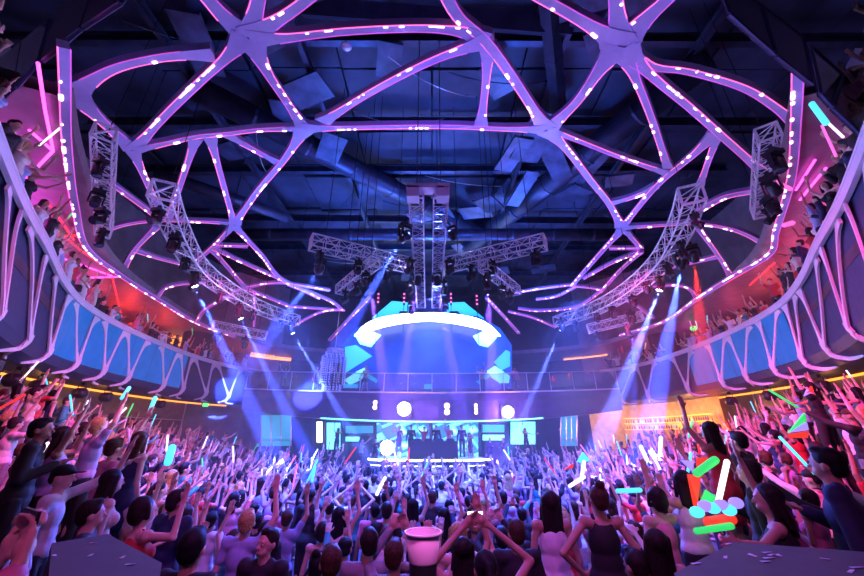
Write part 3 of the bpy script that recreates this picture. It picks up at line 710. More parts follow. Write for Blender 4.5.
G = [('cyanpale', [(354, 334), (366, 329), (381, 335), (371, 347), (360, 344)]), ('cyanpale', [(473, 336), (486, 330), (500, 334), (488, 347), (479, 345)]),
     ('cyanpale', [(344, 380), (356, 372), (366, 367), (367, 375), (360, 380), (350, 385)]), ('cyanpale', [(487, 371), (495, 366), (510, 376), (509, 383), (500, 383), (492, 378)]),
     ('cyan', [(343, 384), (358, 384), (358, 388), (343, 388)]), ('cyan', [(366, 372), (378, 380), (376, 383), (366, 377)]), ('cyan', [(476, 382), (488, 373), (490, 377), (480, 384)]), ('cyan', [(424, 384), (432, 384), (432, 389), (424, 389)]),
     ('cyan', [(345, 347), (356, 345), (372, 356), (362, 362), (346, 372)]), ('cyan', [(494, 362), (506, 350), (510, 352), (510, 366), (502, 370)])]
for m, q in G: mb = MB(); mb.slab([A(x, y, YA + 1.1) - so for x, y in q], (0, .08, 0)); mb.build('picture_block', M[m], scr)
up = empty('rear_screen', A(432, 313, YA + 2.4), 'cyan lit panels rising behind the white arch', 'screen'); uo = up.location.copy()
for q in ([(372, 318), (392, 301), (412, 303), (414, 316), (400, 320)], [(444, 316), (445, 303), (464, 302), (484, 318), (460, 320)]):
    mb = MB(); mb.slab([A(x, y, YA + 2.4) - uo for x, y in q], (0, .2, 0)); mb.build('panel', M['cyan'], up)
for q in ([(396, 317), (400, 311), (408, 311), (412, 317)], [(446, 317), (450, 311), (458, 311), (463, 317)]):
    mb = MB(); mb.slab([A(x, y, YA + 2.3) - uo for x, y in q], (0, .08, 0)); mb.build('dark_block', M['fascia'], up)
# small pink stacked lamps above the arch
for px, py, lab in ((404, 297, 'away from the bar, inner'), (378, 297, 'away from the bar, outer'), (451, 297, 'bar side, inner'), (477, 299, 'bar side, outer')):
    t = empty('lamp_stack', A(px, py + 7, YA + 1), 'upright stack of three small pink lamps above the white arch, ' + lab, 'lamp')
    mb = MB(); mb.box((0, 0, .5), (.16, .12, 1.2)); mb.tube([(0, 0, 0), (0, 0, -3.4)], .03, 5); mb.build('housing', M['black'], t)
    for z in (.15, .5, .85): mb = MB(); mb.ball((0, -.08, z), .09, 8, 6); mb.build('lamp', M['pink'], t)
# hanging bead column
t = empty('crystal_column', on_y(331, 392, 24.2), 'round column of glittering hanging crystals beside the blue screen', 'chandelier')
mb = MB(); H = 2.6
for j in range(17):
    for k in range(16):
        a = 2 * math.pi * k / 16; r = .8 if 2 < j < 15 else .6; mb.ball((r * math.cos(a), r * math.sin(a), .1 + H * j / 17), (.045, .045, .06), 5, 4)
mb.build('crystal_strands', mat('crystal', (.6, .7, .95), .1, emit=(.3, .4, 1), es=.15), t)
mb = MB(); mb.lathe([(.0, H + .1), (.55, H + .1), (.6, H + .2), (0, H + .2)], 20); mb.tube([(0, 0, H + .2), (0, 0, H + 3)], .02, 5); mb.build('ring', M['steel'], t)

# blinding lamps on the mezzanine front
def blinder(px, py, r, lab, power, col=(.45, .25, 1), cells=1, es='lenswhite'):
    t = empty('blinder_light', on_y(px, py, YS - 1.35), lab, 'stage light')
    mb = MB(); w = r * 2.3; mb.box((0, .12, 0), (w, .2, w * cells)); mb.build('housing', M['black'], t)
    for k in range(cells): mb = MB(); mb.ball((0, -.0, (k - (cells - 1) / 2) * r * 2.2), (r, .06, r), 14, 8); mb.build('lamp', M[es], t)
    if power > 500: point('blinder_halo_fill', on_y(px, py, YS - 2.1), (.5, .2, 1), 420, .25)  # extra point added ahead of the lamp, stands in for its halo
    if power: spot('blinder_beam', on_y(px, py, YS - 1.6), (0, 2, CZ - .4), col, power, 120, .8, .1)
M['blind'] = mat('blinder_lamp', (1, 1, 1), .3, emit=(.95, .85, 1), es=28)
M['blindpink'] = mat('pink_blinder_lamp', (1, .8, 1), .3, emit=(1, .5, .95), es=8)
blinder(404, 409, .42, 'blinding white lamp glaring from the mezzanine front above the DJ', 1800, es='blind')
blinder(447, 409, .17, 'pair of stacked pinkish lamps on the mezzanine front', 300, cells=2, es='blindpink')
blinder(508, 412, .36, 'blinding white lamp on the mezzanine front towards the bar', 1800, es='blind')
blinder(476, 409, .10, 'column of three small lamps between the glaring ones', 0, cells=3, es='blindpink')
blinder(375, 405, .13, 'dim pair of small lamps at the mezzanine front beside the strongest one', 0, cells=2, es='blindpink')

# back of the stage under the mezzanine: LED wall in bays
YB = 27.2
def ledpanel(name, q, m, lab, frame=True):
    t = empty(name, on_y(sum(a for a, b in q) / len(q), max(b for a, b in q), YB), lab, 'screen'); o = t.location.copy()
    mb = MB(); mb.slab([on_y(x, y, YB) - o for x, y in q], (0, .15, 0)); mb.build('display', m, t)
    mb = MB(); P = [on_y(x, y, YB - .02) - o for x, y in q]
    for a, b in zip(P, P[1:] + P[:1]): mb.tube([a, b], .05, 4)
    mb.build('frame', M['blackm'], t)
def qd(x0, y0, x1, y1): return [(x0, y0), (x1, y0), (x1, y1), (x0, y1)]
ledpanel('led_screen', qd(316, 421, 323, 443), M['white_led'], 'narrow bright white screen strip at the end of the stage away from the bar')
ledpanel('led_screen', qd(326, 422, 341, 450), M['cyanpale'], 'pale cyan screen behind the podium dancer')
ledpanel('led_screen', qd(345, 436, 360, 442), M['cyanpale'], 'small glowing cyan bar screen beside the podium dancer')
ledpanel('led_screen', qd(345, 425, 374, 434), M['teal'], 'dim teal screen above the glowing cyan bar')
ledpanel('led_screen', qd(376, 422, 430, 458), M['ledwall'], 'patterned white and cyan screen behind the DJ, half away from the bar')
ledpanel('led_screen', qd(432, 422, 479, 458), M['ledwall'], 'patterned white and cyan screen behind the DJ, half towards the bar')
ledpanel('led_screen', qd(482, 434, 505, 441), M['cyanpale'], 'glowing cyan bar screen on the bar side of the DJ')
ledpanel('led_screen', qd(482, 424, 505, 433), M['cyan'], 'dim cyan screen above the bar-side cyan bar')
ledpanel('led_screen', qd(510, 421, 536, 445), M['cyanpale'], 'bright white-cyan screen at the bar end of the stage')
mb = MB(); mb.box((0, 28.2, 1.9), (21.5, .3, 3.8)); struct(mb, 'wall_stage', M['dark'])
mb = MB(); mb.box((0, 24.3, .45), (15, 6.4, .9)); struct(mb, 'floor_stage', M['floor'])
# teal glass rooms either side
def tealwall(q, lab):
    t = empty('glass_partition', on_y(q[0][0], q[2][1], 25.5), lab, 'partition'); o = t.location.copy()
    mb = MB(); mb.slab([on_y(x, y, 25.5) - o for x, y in q], (0, .06, 0)); mb.build('pane', M['teal'], t)
    mb = MB(); (x0, y0), (x1, _), (_, y1), _ = q
    for x in (x0, (x0 * 2 + x1) / 3, (x0 + 2 * x1) / 3, x1): mb.tube([on_y(x, y0, 25.45) - o, on_y(x, y1, 25.45) - o], .035, 4)
    mb.tube([on_y(x0, y1 - 6, 25.45) - o, on_y(x1, y1 - 6, 25.45) - o], .035, 4); mb.build('mullion', M['steel'], t)
tealwall(qd(261, 415, 291, 446), 'teal lit glass partition beyond the crowd, facing the bar')
tealwall(qd(561, 415, 577, 446), 'teal lit glass partition between the stage and the bar')

# DJ platform: round-fronted deck with light edge, console, lamps
YD = 21.6
dj = empty('dj_platform', (-.1, YD, .3), 'round-fronted raised DJ platform with a glowing white edge', 'platform'); do = dj.location.copy()
zc = on_y(432, 459, YD).z
def arc(r, z, a0=math.pi, a1=2 * math.pi, n=24, e=.42): return [Vector((r * math.cos(lerp(a0, a1, i / n)), r * e * math.sin(lerp(a0, a1, i / n)), z - do.z)) for i in range(n + 1)]
mb = MB(); mb.sheet([arc(3.3, zc), arc(3.3, zc - .22), arc(3.0, zc - .30), arc(2.9, .3)]); mb.slab(arc(3.3, zc - .02), (0, 0, .02)); mb.box((0, .9, (zc + .3) / 2 - do.z), (6, 1.9, zc - .3)); mb.build('deck', M['fascia'], dj)
mb = MB(); mb.tube(arc(3.34, zc + .0), .055, 6); mb.tube(arc(3.3, zc - .26), .02, 6); mb.build('light_edge', M['white_led'], dj)
for k in range(9):
    a = math.pi * (1 + (k + .5) / 9); mb = MB(); c = Vector((2.97 * math.cos(a), 2.97 * .42 * math.sin(a), zc - .75 - do.z)); mb.box(c, (.7, .06, .5), Matrix.Rotation(a + math.pi / 2, 3, 'Z')); mb.build('front_panel', M['cyan'] if k % 2 else M['bluescreen'], dj)
t = empty('dj_console', (.1, YD - .1, zc), 'dark DJ console with decks and mixer on the platform', 'console')
mb = MB(); mb.box((0, 0, .45), (2.6, .6, .9)); mb.build('desk', M['black'], t)
for k, x in enumerate((-.9, -.3, .3, .9)):
    mb = MB(); mb.box((x, 0, .95), (.45, .42, .1)); mb.lathe([(0, 1.0), (.15, 1.0), (.15, 1.03), (0, 1.03)], 16, (x, -.02, 0)); mb.build('deck_unit', M['blackm'], t)
t = empty('blinder_light', on_y(387, 450, YD + .2), 'blinding white lamp low on the DJ platform away from the bar', 'stage light')
mb = MB(); mb.box((0, .12, .1), (.8, .2, .8)); mb.build('housing', M['black'], t)
mb = MB(); mb.ball((0, 0, .12), (.38, .06, .38), 14, 8); mb.build('lamp', M['blind'], t)
spot('dj_lamp_beam', on_y(387, 447, YD - .1), (-2, 2, CZ - .8), (.3, .4, 1), 1300, 130, .8, .1)

# ---- orange bar on the far terrace
t = empty('bar_back_wall', ring_p(s_of(640, 410), 1.0, terrace_z(13, 21)), 'amber backlit bar wall with bottle shelves under the balcony', 'bar'); o = t.location.copy()
def bar_strip(px0, px1, z0, z1, off, m, nm, th=.08):
    ss = seq(s_of(px0, 400), s_of(px1, 400), .4); mb = MB()
    mb.sheet([[ring_p(s, off, z0) - o for s in ss], [ring_p(s, off, z1) - o for s in ss], [ring_p(s, off + th, z1) - o for s in ss], [ring_p(s, off + th, z0) - o for s in ss]], close=True); return mb.build(nm, m, t)
bar_strip(582, 690, .8, CZ + 2.0, 1.5, M['amberwall'], 'wall_panel')
bar_strip(612, 684, CZ + .35, CZ + 1.1, 1.35, M['backbar'], 'shelf_back')
for z in (CZ + .35, CZ + .75, CZ + 1.1): bar_strip(612, 684, z - .02, z + .02, 1.05, M['amber'], 'shelf', .3)
for i, px in enumerate(range(614, 684, 2)):
    s = s_of(px, 400)
    for z in (CZ + .37, CZ + .77):
        h = R.uniform(.22, .32); mb = MB(); mb.lathe([(0, 0), (.035, 0), (.04, .02), (.04, h * .6), (.015, h * .75), (.015, h), (0, h)], 8)
        b = mb.build('bottle', M[('glass', 'amber', 'teal')[R.randrange(3)]] if R.random() < .4 else M['wallpanel']); b.location = ring_p(s, 1.2, z); tag(b, 'small bottle on the amber backlit shelves of the bar', 'bottle', 'bottles on the bar shelves')
bar_strip(590, 690, terrace_z(13, 21), terrace_z(13, 21) + .05, .6, M['wallpanel'], 'plinth', .6)

# ---- balcony lounge: back wall alcoves, light tubes, counters
def on_back(px, py, off=3.6):
    s, z = ring_hit(px, py, off); return ring_p(s, off, z) if z < Z_SOFF - .08 else on_z(px, py, Z_SOFF - CZ - .08)
def tube_on_wall(pts, m, lab, r=.05, off=3.6, group=None):
    mb = MB(); mb.tube([on_back(x, y, off) for x, y in pts], r, 6); one(mb, 'light_tube', m, lab, 'light tube', group)
LT = [([(38, 63), (45, 110), (53, 150)], 'magenta', 'upright magenta light tube high on the near balcony wall'),
 ([(29, 130), (53, 151)], 'magenta', 'magenta light tube slanting to the three-way joint, upper one'), ([(27, 178), (53, 151)], 'magenta', 'magenta light tube slanting to the three-way joint, lower one'),
 ([(48, 222), (80, 250), (98, 262)], 'red', 'red light tube slanting down behind the dancers by the bend'), ([(46, 234), (80, 236)], 'red', 'level red light tube behind the dancers by the bend'), ([(62, 258), (112, 276)], 'magenta', 'magenta light tube sloping above the balcony bend'), ([(70, 278), (118, 277)], 'magenta', 'level magenta light tube above the balcony bend'), ([(50, 205), (74, 240)], 'red', 'steep red light tube beside the near wall panel'), ([(112, 276), (122, 318)], 'red', 'upright red light tube past the bend'),
 ([(762, 262), (700, 298)], 'red', 'long red light tube under the soffit over the bar side'), ([(750, 285), (776, 262)], 'red', 'short red light tube over the bar-side dancers'), ([(800, 200), (826, 168)], 'magenta', 'magenta light tube slanting behind the near bar-side dancers'), ([(796, 190), (815, 160)], 'magenta', 'second magenta tube slanting behind the near bar-side dancers')]
for pts, c, lab in LT: tube_on_wall(pts, M['magtube' if c == 'magenta' else 'redtube'], lab, .03)
def alcove(q, m, lab, bits, off=3.3):
    c = on_back((q[0] + q[2]) / 2, q[3], off); t = empty('lit_alcove', c, lab, 'alcove')
    ss = seq(ring_hit(q[0], q[1], off)[0], ring_hit(q[2], q[1], off)[0], .4); z0, z1 = on_back((q[0] + q[2]) / 2, q[3], off).z, on_back((q[0] + q[2]) / 2, q[1], off).z
    mb = MB(); mb.sheet([[ring_p(s, off, z0) - c for s in ss], [ring_p(s, off, z1) - c for s in ss], [ring_p(s, off + .1, z1) - c for s in ss], [ring_p(s, off + .1, z0) - c for s in ss]], close=True); mb.build('back_panel', m, t)
    for z in (z0, z1, (z0 * 2 + z1) / 3):
        mb = MB(); mb.tube([ring_p(s, off - .06, z) - c for s in ss], .04, 5); mb.build('light_line', M['amber'], t)
    for k in range(bits):
        s = lerp(ss[0], ss[len(ss) // 2], k / max(1, bits)); h = R.uniform(.3, .6); mb = MB(); mb.lathe([(0, 0), (.07, 0), (.09, h * .4), (.03, h * .7), (.03, h), (0, h)], 8); mb.v = [tuple(Vector(v) + ring_p(s, off - .3, z0 + .1) - c) for v in mb.v]; mb.build('bottle', M['yellowbottle'], t)
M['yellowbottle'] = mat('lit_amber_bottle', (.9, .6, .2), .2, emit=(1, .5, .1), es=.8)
alcove((252, 346, 293, 359), M['amberwall'], 'amber lit alcove with bottles on the far balcony, away from the bar', 8)
alcove((562, 347, 606, 358), M['amberwall'], 'amber lit alcove with bottles on the far balcony, bar side', 8)
alcove((170, 326, 192, 346), M['amberwall'], 'yellow lit counter recess on the balcony above the green exit sign', 4)
alcove((735, 300, 742, 318), M['amberwall'], 'narrow yellow lit doorway behind balcony people over the bar', 0)
alcove((668, 328, 674, 334), M['amberwall'], 'tiny yellow lit recess by the green spot on the balcony', 0)
for px, py, lab in ((694, 331, 'on the balcony over the bar'),):
    mb = MB(); mb.ball((0, 0, 0), .16, 10, 8); o = one(mb, 'green_lamp', M['green'], 'round green lamp glowing ' + lab, 'lamp'); o.location = on_back(px, py, 1.2)
# curtain-dark piers standing at the back of the balcony
for px, lab in ((206, 'dark pier at the back of the balcony beyond the yellow counter'), (656, 'dark pier at the back of the balcony past the green lamp')):
    s = ring_hit(px, 330, 1.0)[0]; mb = MB(); mb.lathe([(0, Z_DECK), (.9, Z_DECK), (.9, Z_SOFF), (0, Z_SOFF)], 20, ring_p(s, 1.4, 0)); one(mb, 'round_pier', M['dark'], lab, 'pier')

# ---- smoked guard panels high at both near corners
def guard(q, a, b, lab, m='smoked'):
    t = empty('guard_panel', on_vplane(*q[-1], a, b), lab, 'guard panel'); o = t.location.copy()
    nrm = Vector((b[1] - a[1], -(b[0] - a[0]), 0)).normalized() * .05
    P = [on_vplane(x, y, a, b) - o for x, y in q]; mb = MB(); mb.slab(P, nrm); mb.build('sheet', M[m], t)
    mb = MB()
    for u, v in zip(P, P[1:] + P[:1]): mb.tube([u, v], .025, 5)
    mb.build('edge_frame', M['fascia'], t)
LA, LB = (-8, 4.95), (-4.8, 3.5)
RA, RB = (8, 4.95), (4.8, 3.5)
M['guardglass'] = mat('blue_guard_glass', (.05, .08, .14), .1, alpha=.8)
guard([(-14, 72), (23, 44), (16, 88), (-14, 114)], LA, LB, 'bluish guard glass at the corner above the magenta wall, outermost', 'guardglass')
guard([(24, 43), (51, 20), (40, 62), (18, 87)], LA, LB, 'bluish guard glass above the magenta wall, next to the gap', 'guardglass')
guard([(61, 10), (97, -14), (82, 30), (44, 62)], LA, LB, 'dark mesh guard panel above the magenta wall, inner')
guard([(99, -14), (140, -30), (122, 4), (84, 29)], LA, LB, 'dark mesh guard panel above the magenta wall, innermost')
guard([(878, 112), (844, 76), (833, 108), (878, 150)], RA, RB, 'bluish guard glass at the corner above the neon sticks, outermost', 'guardglass')
guard([(843, 75), (811, 46), (821, 94), (832, 106)], RA, RB, 'bluish guard glass above the neon sticks, next to the gap', 'guardglass')
guard([(803, 37), (762, 6), (777, 56), (813, 84)], RA, RB, 'dark mesh guard panel above the neon sticks, inner')
guard([(760, 4), (716, -24), (730, 14), (775, 54)], RA, RB, 'dark mesh guard panel above the neon sticks, innermost')
# ---- two black-sided tables with confetti in the near corners
def table(C, z, lab, h):
    P = [on_z(x, y, z) for x, y in C]; c = sum(P, Vector()) / len(P); t = empty('podium_table', (c.x, c.y, CZ + z - h), lab, 'table'); o = t.location.copy()
    mb = MB(); mb.slab([p - o for p in P], (0, 0, -.04)); mb.build('table_top', M['tabletop'], t)
    mb = MB(); k = [c + (p - c) * .97 for p in P]; mb.slab([p - o - Vector((0, 0, .04)) for p in k], (0, 0, -h + .04)); mb.build('base', M['tableside'], t)
    return P
table([(52, 543), (108, 534), (162, 563), (150, 640), (40, 660)], -.6, 'dark square table top with a few paper scraps beside the person filming', 2.2)
table([(674, 573), (734, 542), (880, 553), (960, 640), (690, 640)], -.6, 'dark square table top strewn with white confetti strips', 2.2)
def confetti(pts, where, group):
    for i, (px, py, a, l, dark) in enumerate(pts):
        p = on_z(px, py, -.6); rot = Matrix.Rotation(a, 3, 'Z'); mb = MB(); q = [rot @ Vector((x, y, 0)) for x, y in ((-l, -.008), (l, -.010), (l * 1.02, .008), (-l, .009))]
        q[1].z = .004; mb.slab(q, (0, 0, .0015)); o = mb.build('paper_strip', M['paper']); o.location = p + Vector((0, 0, .002)); tag(o, where[i], 'confetti', group)
confetti([(93, 543.5, .0, .018, 0), (54, 556, -.7, .02, 0), (130, 565, .15, .022, 0), (122, 558, 1.9, .016, 0), (90, 556, 1.9, .012, 0)],
 ['white paper scrap at the far edge of the dark table by the phone', 'white paper strip at the near-side edge of the table by the phone', 'longest white paper strip at the table corner by the phone', 'thin paper strip slanting in mid table by the phone', 'faint paper scrap in the centre of the table by the phone'], None)
confetti([(728, 544.5, .35, .022, 0), (725.5, 558, .9, .022, 0), (696, 564, .2, .024, 0), (752.5, 556, 1.9, .02, 0), (767, 553, .1, .025, 0), (769, 558.5, .1, .03, 0), (765.5, 562, .0, .022, 0), (779, 556, 1.6, .014, 0), (825.5, 559.5, -.7, .02, 0), (771, 555.5, .5, .02, 0), (857, 568, .05, .03, 0), (851, 572, .6, .03, 0)],
 ['white strip nearest the far corner of the strewn table', 'white strip slanting inward below the far-corner one', 'white strip lying along the cut edge of the strewn table', 'white strip standing apart before the heap of strips', 'topmost white strip of the small heap', 'widest white strip in the small heap', 'lowest white strip below the small heap', 'short crumpled strip on the heap end', 'lone white strip in the open half of the table', 'white strip crossing the heap', 'level white strip at the frame edge of the table', 'slanted white strip below the one at the frame edge'], None)
# plastic tumbler on a black stand
p = on_y(423, 562, 1.55); t = empty('plastic_tumbler', p, 'pink-lit translucent plastic tumbler standing over the crowd', 'cup')
M['tumbler'] = mat('tumbler_plastic', (.95, .7, .95), .3, trans=.15)
spot('tumbler_fill_spot', (.8, -1.0, CZ + 4), p + Vector((0, 0, .04)), (1, .25, .85), 900, 7, .5, .1); r = .052  # added narrow spot that brightens the tumbler; no fitting stands here
mb = MB(); r1 = 14.5 / 360 * 1.62; r0 = r1 * .76; hh = 20 / 360 * 1.6
mb.lathe([(0, .0), (r0, 0), (r0 * 1.03, .004), (r1 * .97, hh), (r1 * .94, hh), (r0 * .96, .008), (0, .008)], 36); mb.build('wall', M['tumbler'], t, smooth=True)
mb = MB(); mb.lathe([(r1 * .95, hh - .003), (r1 * 1.05, hh - .003), (r1 * 1.06, hh + .004), (r1 * .95, hh + .004)], 36, closed=True); mb.build('rim', M['paper'], t, smooth=True)
mb = MB(); b = p.copy(); mb.lathe([(0, -b.z), (.16, -b.z), (.16, .03 - b.z), (r0 * .98, .05 - b.z), (r0 * .98, 0), (0, 0)], 28, b); one(mb, 'black_stand', M['black'], 'black round stand directly under the pink-lit tumbler', 'stand')
# ================================================================== people
def capsule(mb, a, b, ra, rb, n=10):
    a, b = Vector(a), Vector(b); d = b - a; L = d.length
    if L < 1e-6: return mb.ball(a, ra, n, 6)
    d.normalize(); pts = []; rs = []
    for k in range(4):
        t = math.pi / 2 * (1 - k / 4); pts.append(a - d * ra * math.sin(t)); rs.append(max(ra * math.cos(t), ra * .05))
    for k in range(0, 4):
        t = math.pi / 2 * (k / 3); pts.append(b + d * rb * math.sin(t)); rs.append(max(rb * math.cos(t), rb * .05))
    mb.tube(pts, rs, n)
def solid(mb, name, voxel, smooth=2, deci=None):
    me = mb.mesh(name); o = bpy.data.objects.new('tmp', me); COL.objects.link(o)
    m = o.modifiers.new('r', 'REMESH'); m.mode = 'VOXEL'; m.voxel_size = voxel
    if smooth: s = o.modifiers.new('s', 'SMOOTH'); s.factor = .5; s.iterations = smooth
    if deci: d = o.modifiers.new('d', 'DECIMATE'); d.ratio = deci
    dg = bpy.context.evaluated_depsgraph_get(); out = bpy.data.meshes.new_from_object(o.evaluated_get(dg)); out.name = name
    out.polygons.foreach_set('use_smooth', [True] * len(out.polygons)); bpy.data.objects.remove(o); bpy.data.meshes.remove(me); return out
def lowres(me, ratio):
    o = bpy.data.objects.new('tmp', me); COL.objects.link(o); d = o.modifiers.new('d', 'DECIMATE'); d.ratio = ratio
    dg = bpy.context.evaluated_depsgraph_get(); out = bpy.data.meshes.new_from_object(o.evaluated_get(dg)); bpy.data.objects.remove(o); return out
ARM = {  # elbow, wrist, finger direction (x outward)
 'down': ((.25, -.03, 1.13), (.27, .05, .88), (0, .15, -1)), 'up': ((.29, .07, 1.66), (.22, .12, 1.91), (-.1, .15, 1)),
 'upwide': ((.36, .04, 1.60), (.44, .08, 1.84), (.2, .1, 1)), 'bent': ((.40, .10, 1.42), (.33, .16, 1.68), (-.1, .2, 1)),
 'fwd': ((.22, .24, 1.46), (.16, .42, 1.64), (-.1, .5, .9)), 'phone': ((.27, .24, 1.50), (.085, .36, 1.73), (-.45, .1, .9)),
 'hip': ((.42, -.08, 1.19), (.22, .03, 1.0), (-.8, .5, -.3)), 'drink': ((.24, .00, 1.14), (.15, .24, 1.27), (-.3, .8, .4)),
 'point': ((.24, .22, 1.52), (.26, .44, 1.70), (0, .8, .6)), 'ring': ((.42, .10, 1.62), (.12, .22, 1.85), (-.8, .2, .5)),
 'reach': ((.42, .12, 1.34), (.64, .26, 1.38), (.8, .5, .05)), 'high': ((.24, .03, 1.69), (.19, .02, 1.96), (0, 0, 1)),
 'swing': ((.30, -.08, 1.16), (.34, .12, .98), (.1, .5, -.7)),
}
def lim(mb, sx, arm, sh, k, kinds, fem):
    E, W, D = ARM[arm]; S0 = Vector((sx * sh, 0, 1.42)); E = Vector((E[0] * sx, E[1], E[2])); W = Vector((W[0] * sx, W[1], W[2])); D = Vector((D[0] * sx, D[1], D[2])).normalized()
    if fem: E.x -= sx * .02; W.x -= sx * .02
    return S0, E, W, D
def build_kit(key, la, ra, fem, outfit, hairstyle, legs='stand', turn=0, nod=0, voxel=.0105):
    """one figure: continuous body, garments and hair; returns meshes and where its hands are"""
    sh = .155 if fem else .178; g = .9 if fem else 1.0
    body = MB(); hands = []
    body.ball((0, 0, 1.27), (.145 * g, .10, .19), 16, 10); body.ball((0, .0, 1.09), ((.115 if fem else .135), .092, .15), 16, 10); body.ball((0, -.01, .95), (.158 if fem else .15, .115, .13), 16, 10)
    capsule(body, (-sh + .03, 0, 1.41), (sh - .03, 0, 1.41), .062 * g, .062 * g)
    capsule(body, (0, -.01, 1.40), (0, .015, 1.56), .062 * g, .052 * g)
    if fem:
        for s in (-1, 1): body.ball((s * .065, .085, 1.27), (.058, .055, .06), 10, 8)
    Rh = Matrix.Rotation(turn, 3, 'Z') @ Matrix.Rotation(nod, 3, 'X'); hc = Vector((0, .02, 1.52))
    def H(p): return hc + Rh @ (Vector(p) - hc)
    body.ball(H((0, .0, 1.625)), (.076, .094, .10), 16, 12, rot=Rh); body.ball(H((0, .03, 1.565)), (.056, .066, .068), 12, 8, rot=Rh)
    capsule(body, H((0, .092, 1.622)), H((0, .112, 1.590)), .009, .015, 8)
    capsule(body, H((-.028, .088, 1.638)), H((.028, .088, 1.638)), .012, .012, 8)
    capsule(body, H((-.018, .090, 1.553)), H((.018, .090, 1.553)), .010, .010, 8); capsule(body, H((-.018, .088, 1.540)), H((.018, .088, 1.540)), .009, .009, 8)
    for s in (-1, 1): body.ball(H((s * .078, -.005, 1.60)), (.012, .022, .032), 8, 6, rot=Rh)
    L = {'stand': ((.095, .0, .92), (.10, .02, .49), (.11, -.02, .09)), 'wide': ((.095, 0, .92), (.15, .03, .50), (.20, -.02, .09)), 'sway': ((.095, 0, .92), (.12, .08, .50), (.13, -.04, .09))}[legs]
    Ls = []
    for s in (-1, 1):
        hp, kn, an = [Vector((p[0] * s, p[1] * (1 if s > 0 or legs != 'sway' else -.3), p[2])) for p in L]
        Ls.append((hp, kn, an)); capsule(body, hp, kn, .088, .056, 12); capsule(body, kn, an, .056, .036, 12)
        body.ball(kn.lerp(an, .3) + Vector((0, -.018, 0)), (.05, .052, .11), 10, 8); capsule(body, an + Vector((0, -.02, -.045)), an + Vector((s * .02, .15, -.06)), .038, .028, 10)
    As = []
    for s, arm in ((-1, la), (1, ra)):
        S0, E, W, D = lim(body, s, arm, sh, 0, 0, fem); As.append((S0, E, W))
        body.ball(S0, .062 * g, 10, 8); capsule(body, S0, E, .048 * g, .036 * g, 12); capsule(body, E, W, .038 * g, .025 * g, 12)
        side = D.cross(Vector((0, 1, 0)) if abs(D.y) < .8 else Vector((0, 0, 1))).normalized(); side = side if side.x * s < 0 else -side     # towards the thumb: inward
        pn = D.cross(side).normalized(); pc = W + D * .055
        body.ball(pc, (1, 1, 1) if 0 else .03, 8, 6)
        for q in (-1.5, -.5, .5, 1.5): capsule(body, W + side * q * .012, W + D * .088 + side * q * .021, .017, .014, 8)
        curl = 1.0 if arm in ('phone', 'drink', 'ring', 'hip') else .35
        for q, ln in ((-1.5, .058), (-.5, .072), (.5, .078), (1.5, .068)):
            b = W + D * .092 + side * q * .021; fd = (D + side * q * .10).normalized(); m = b + fd * ln * .5 + pn * .008 * curl; e = m + (fd * (1 - curl * .6) - pn * curl * -.7).normalized() * ln * .5
            capsule(body, b, m, .0105, .0098, 8); capsule(body, m, e, .0098, .0085, 8)
        tb = W + D * .03 + side * .03; tm = tb + (D * .6 + side * .9).normalized() * .038; capsule(body, tb, tm, .014, .0115, 8); capsule(body, tm, tm + (D * .95 + side * .25).normalized() * .032, .0115, .0095, 8)
        hands.append((W + D * .10, D))
    out = {'body': solid(body, key + '_body', voxel, 1)}
    # garments: closed shells a little larger than the body, cut at their hems
    top = MB(); bot = MB(); pad = .016
    def torso(mb, lo=.93, hi=1.44, flare=0):
        mb.ball((0, 0, 1.27), (.145 * g + pad, .10 + pad, .17), 16, 10); mb.ball((0, 0, 1.10), (.125 + pad, .096 + pad, .17), 16, 10)
        mb.ball((0, 0, .99), (.158 + pad, .118 + pad, .12), 16, 8)
        if fem:
            for s in (-1, 1): mb.ball((s * .065, .09, 1.27), (.07, .06, .07), 10, 8)
    if outfit in ('shirt', 'tee', 'jacket'):
        torso(top); capsule(top, (-sh + .03, 0, 1.405), (sh - .03, 0, 1.405), .068 * g + .008, .068 * g + .008)
        k = {'tee': .55, 'shirt': 1.0, 'jacket': 1.0}[outfit]; ex = .010 if outfit == 'jacket' else 0
        for S0, E, W in As:
            top.ball(S0, .068 * g + ex, 10, 8); capsule(top, S0, S0.lerp(E, k), .060 * g + ex, .053 * g + ex, 12)
            if outfit != 'tee': capsule(top, E, E.lerp(W, .92), .052 * g + ex, .040 * g + ex, 12)
        if outfit == 'jacket': top.ball((0, -.01, .93), (.185, .14, .15), 16, 8); capsule(top, (-.06, -.01, 1.46), (.06, -.01, 1.46), .045, .045)
    elif outfit in ('tank', 'tankshorts'):
        torso(top)
        for s in (-1, 1): capsule(top, (s * .07, -.07, 1.30), (s * .075, -.01, 1.475), .032, .020); capsule(top, (s * .075, -.01, 1.475), (s * .07, .06, 1.33), .020, .03)
    elif outfit == 'dress':
        mb = top; torso(mb); mb.ball((0, -.015, .93), (.185, .145, .17), 16, 8); capsule(mb, (0, 0, .9), (0, 0, .72), .15, .155, 16)
        for s in (-1, 1): capsule(mb, (s * .07, .05, 1.36), (s * .09, -.01, 1.475), .018, .014)
    if outfit != 'dress':
        kn = .26 if outfit == 'tankshorts' else 1
        bot.ball((0, -.01, .95), (.165 if fem else .158, .128, .115), 16, 8)
        for hp, k_, an in Ls:
            if kn < 1: capsule(bot, hp, hp.lerp(k_, .36), .102, .10, 12)
            else: capsule(bot, hp, k_, .098, .072, 12); capsule(bot, k_, an, .070, .055, 12)
    out['top'] = solid(top, key + '_top', .016, 2)
    if outfit != 'dress': out['bottom'] = solid(bot, key + '_bottom', .018, 2)
    h = MB()
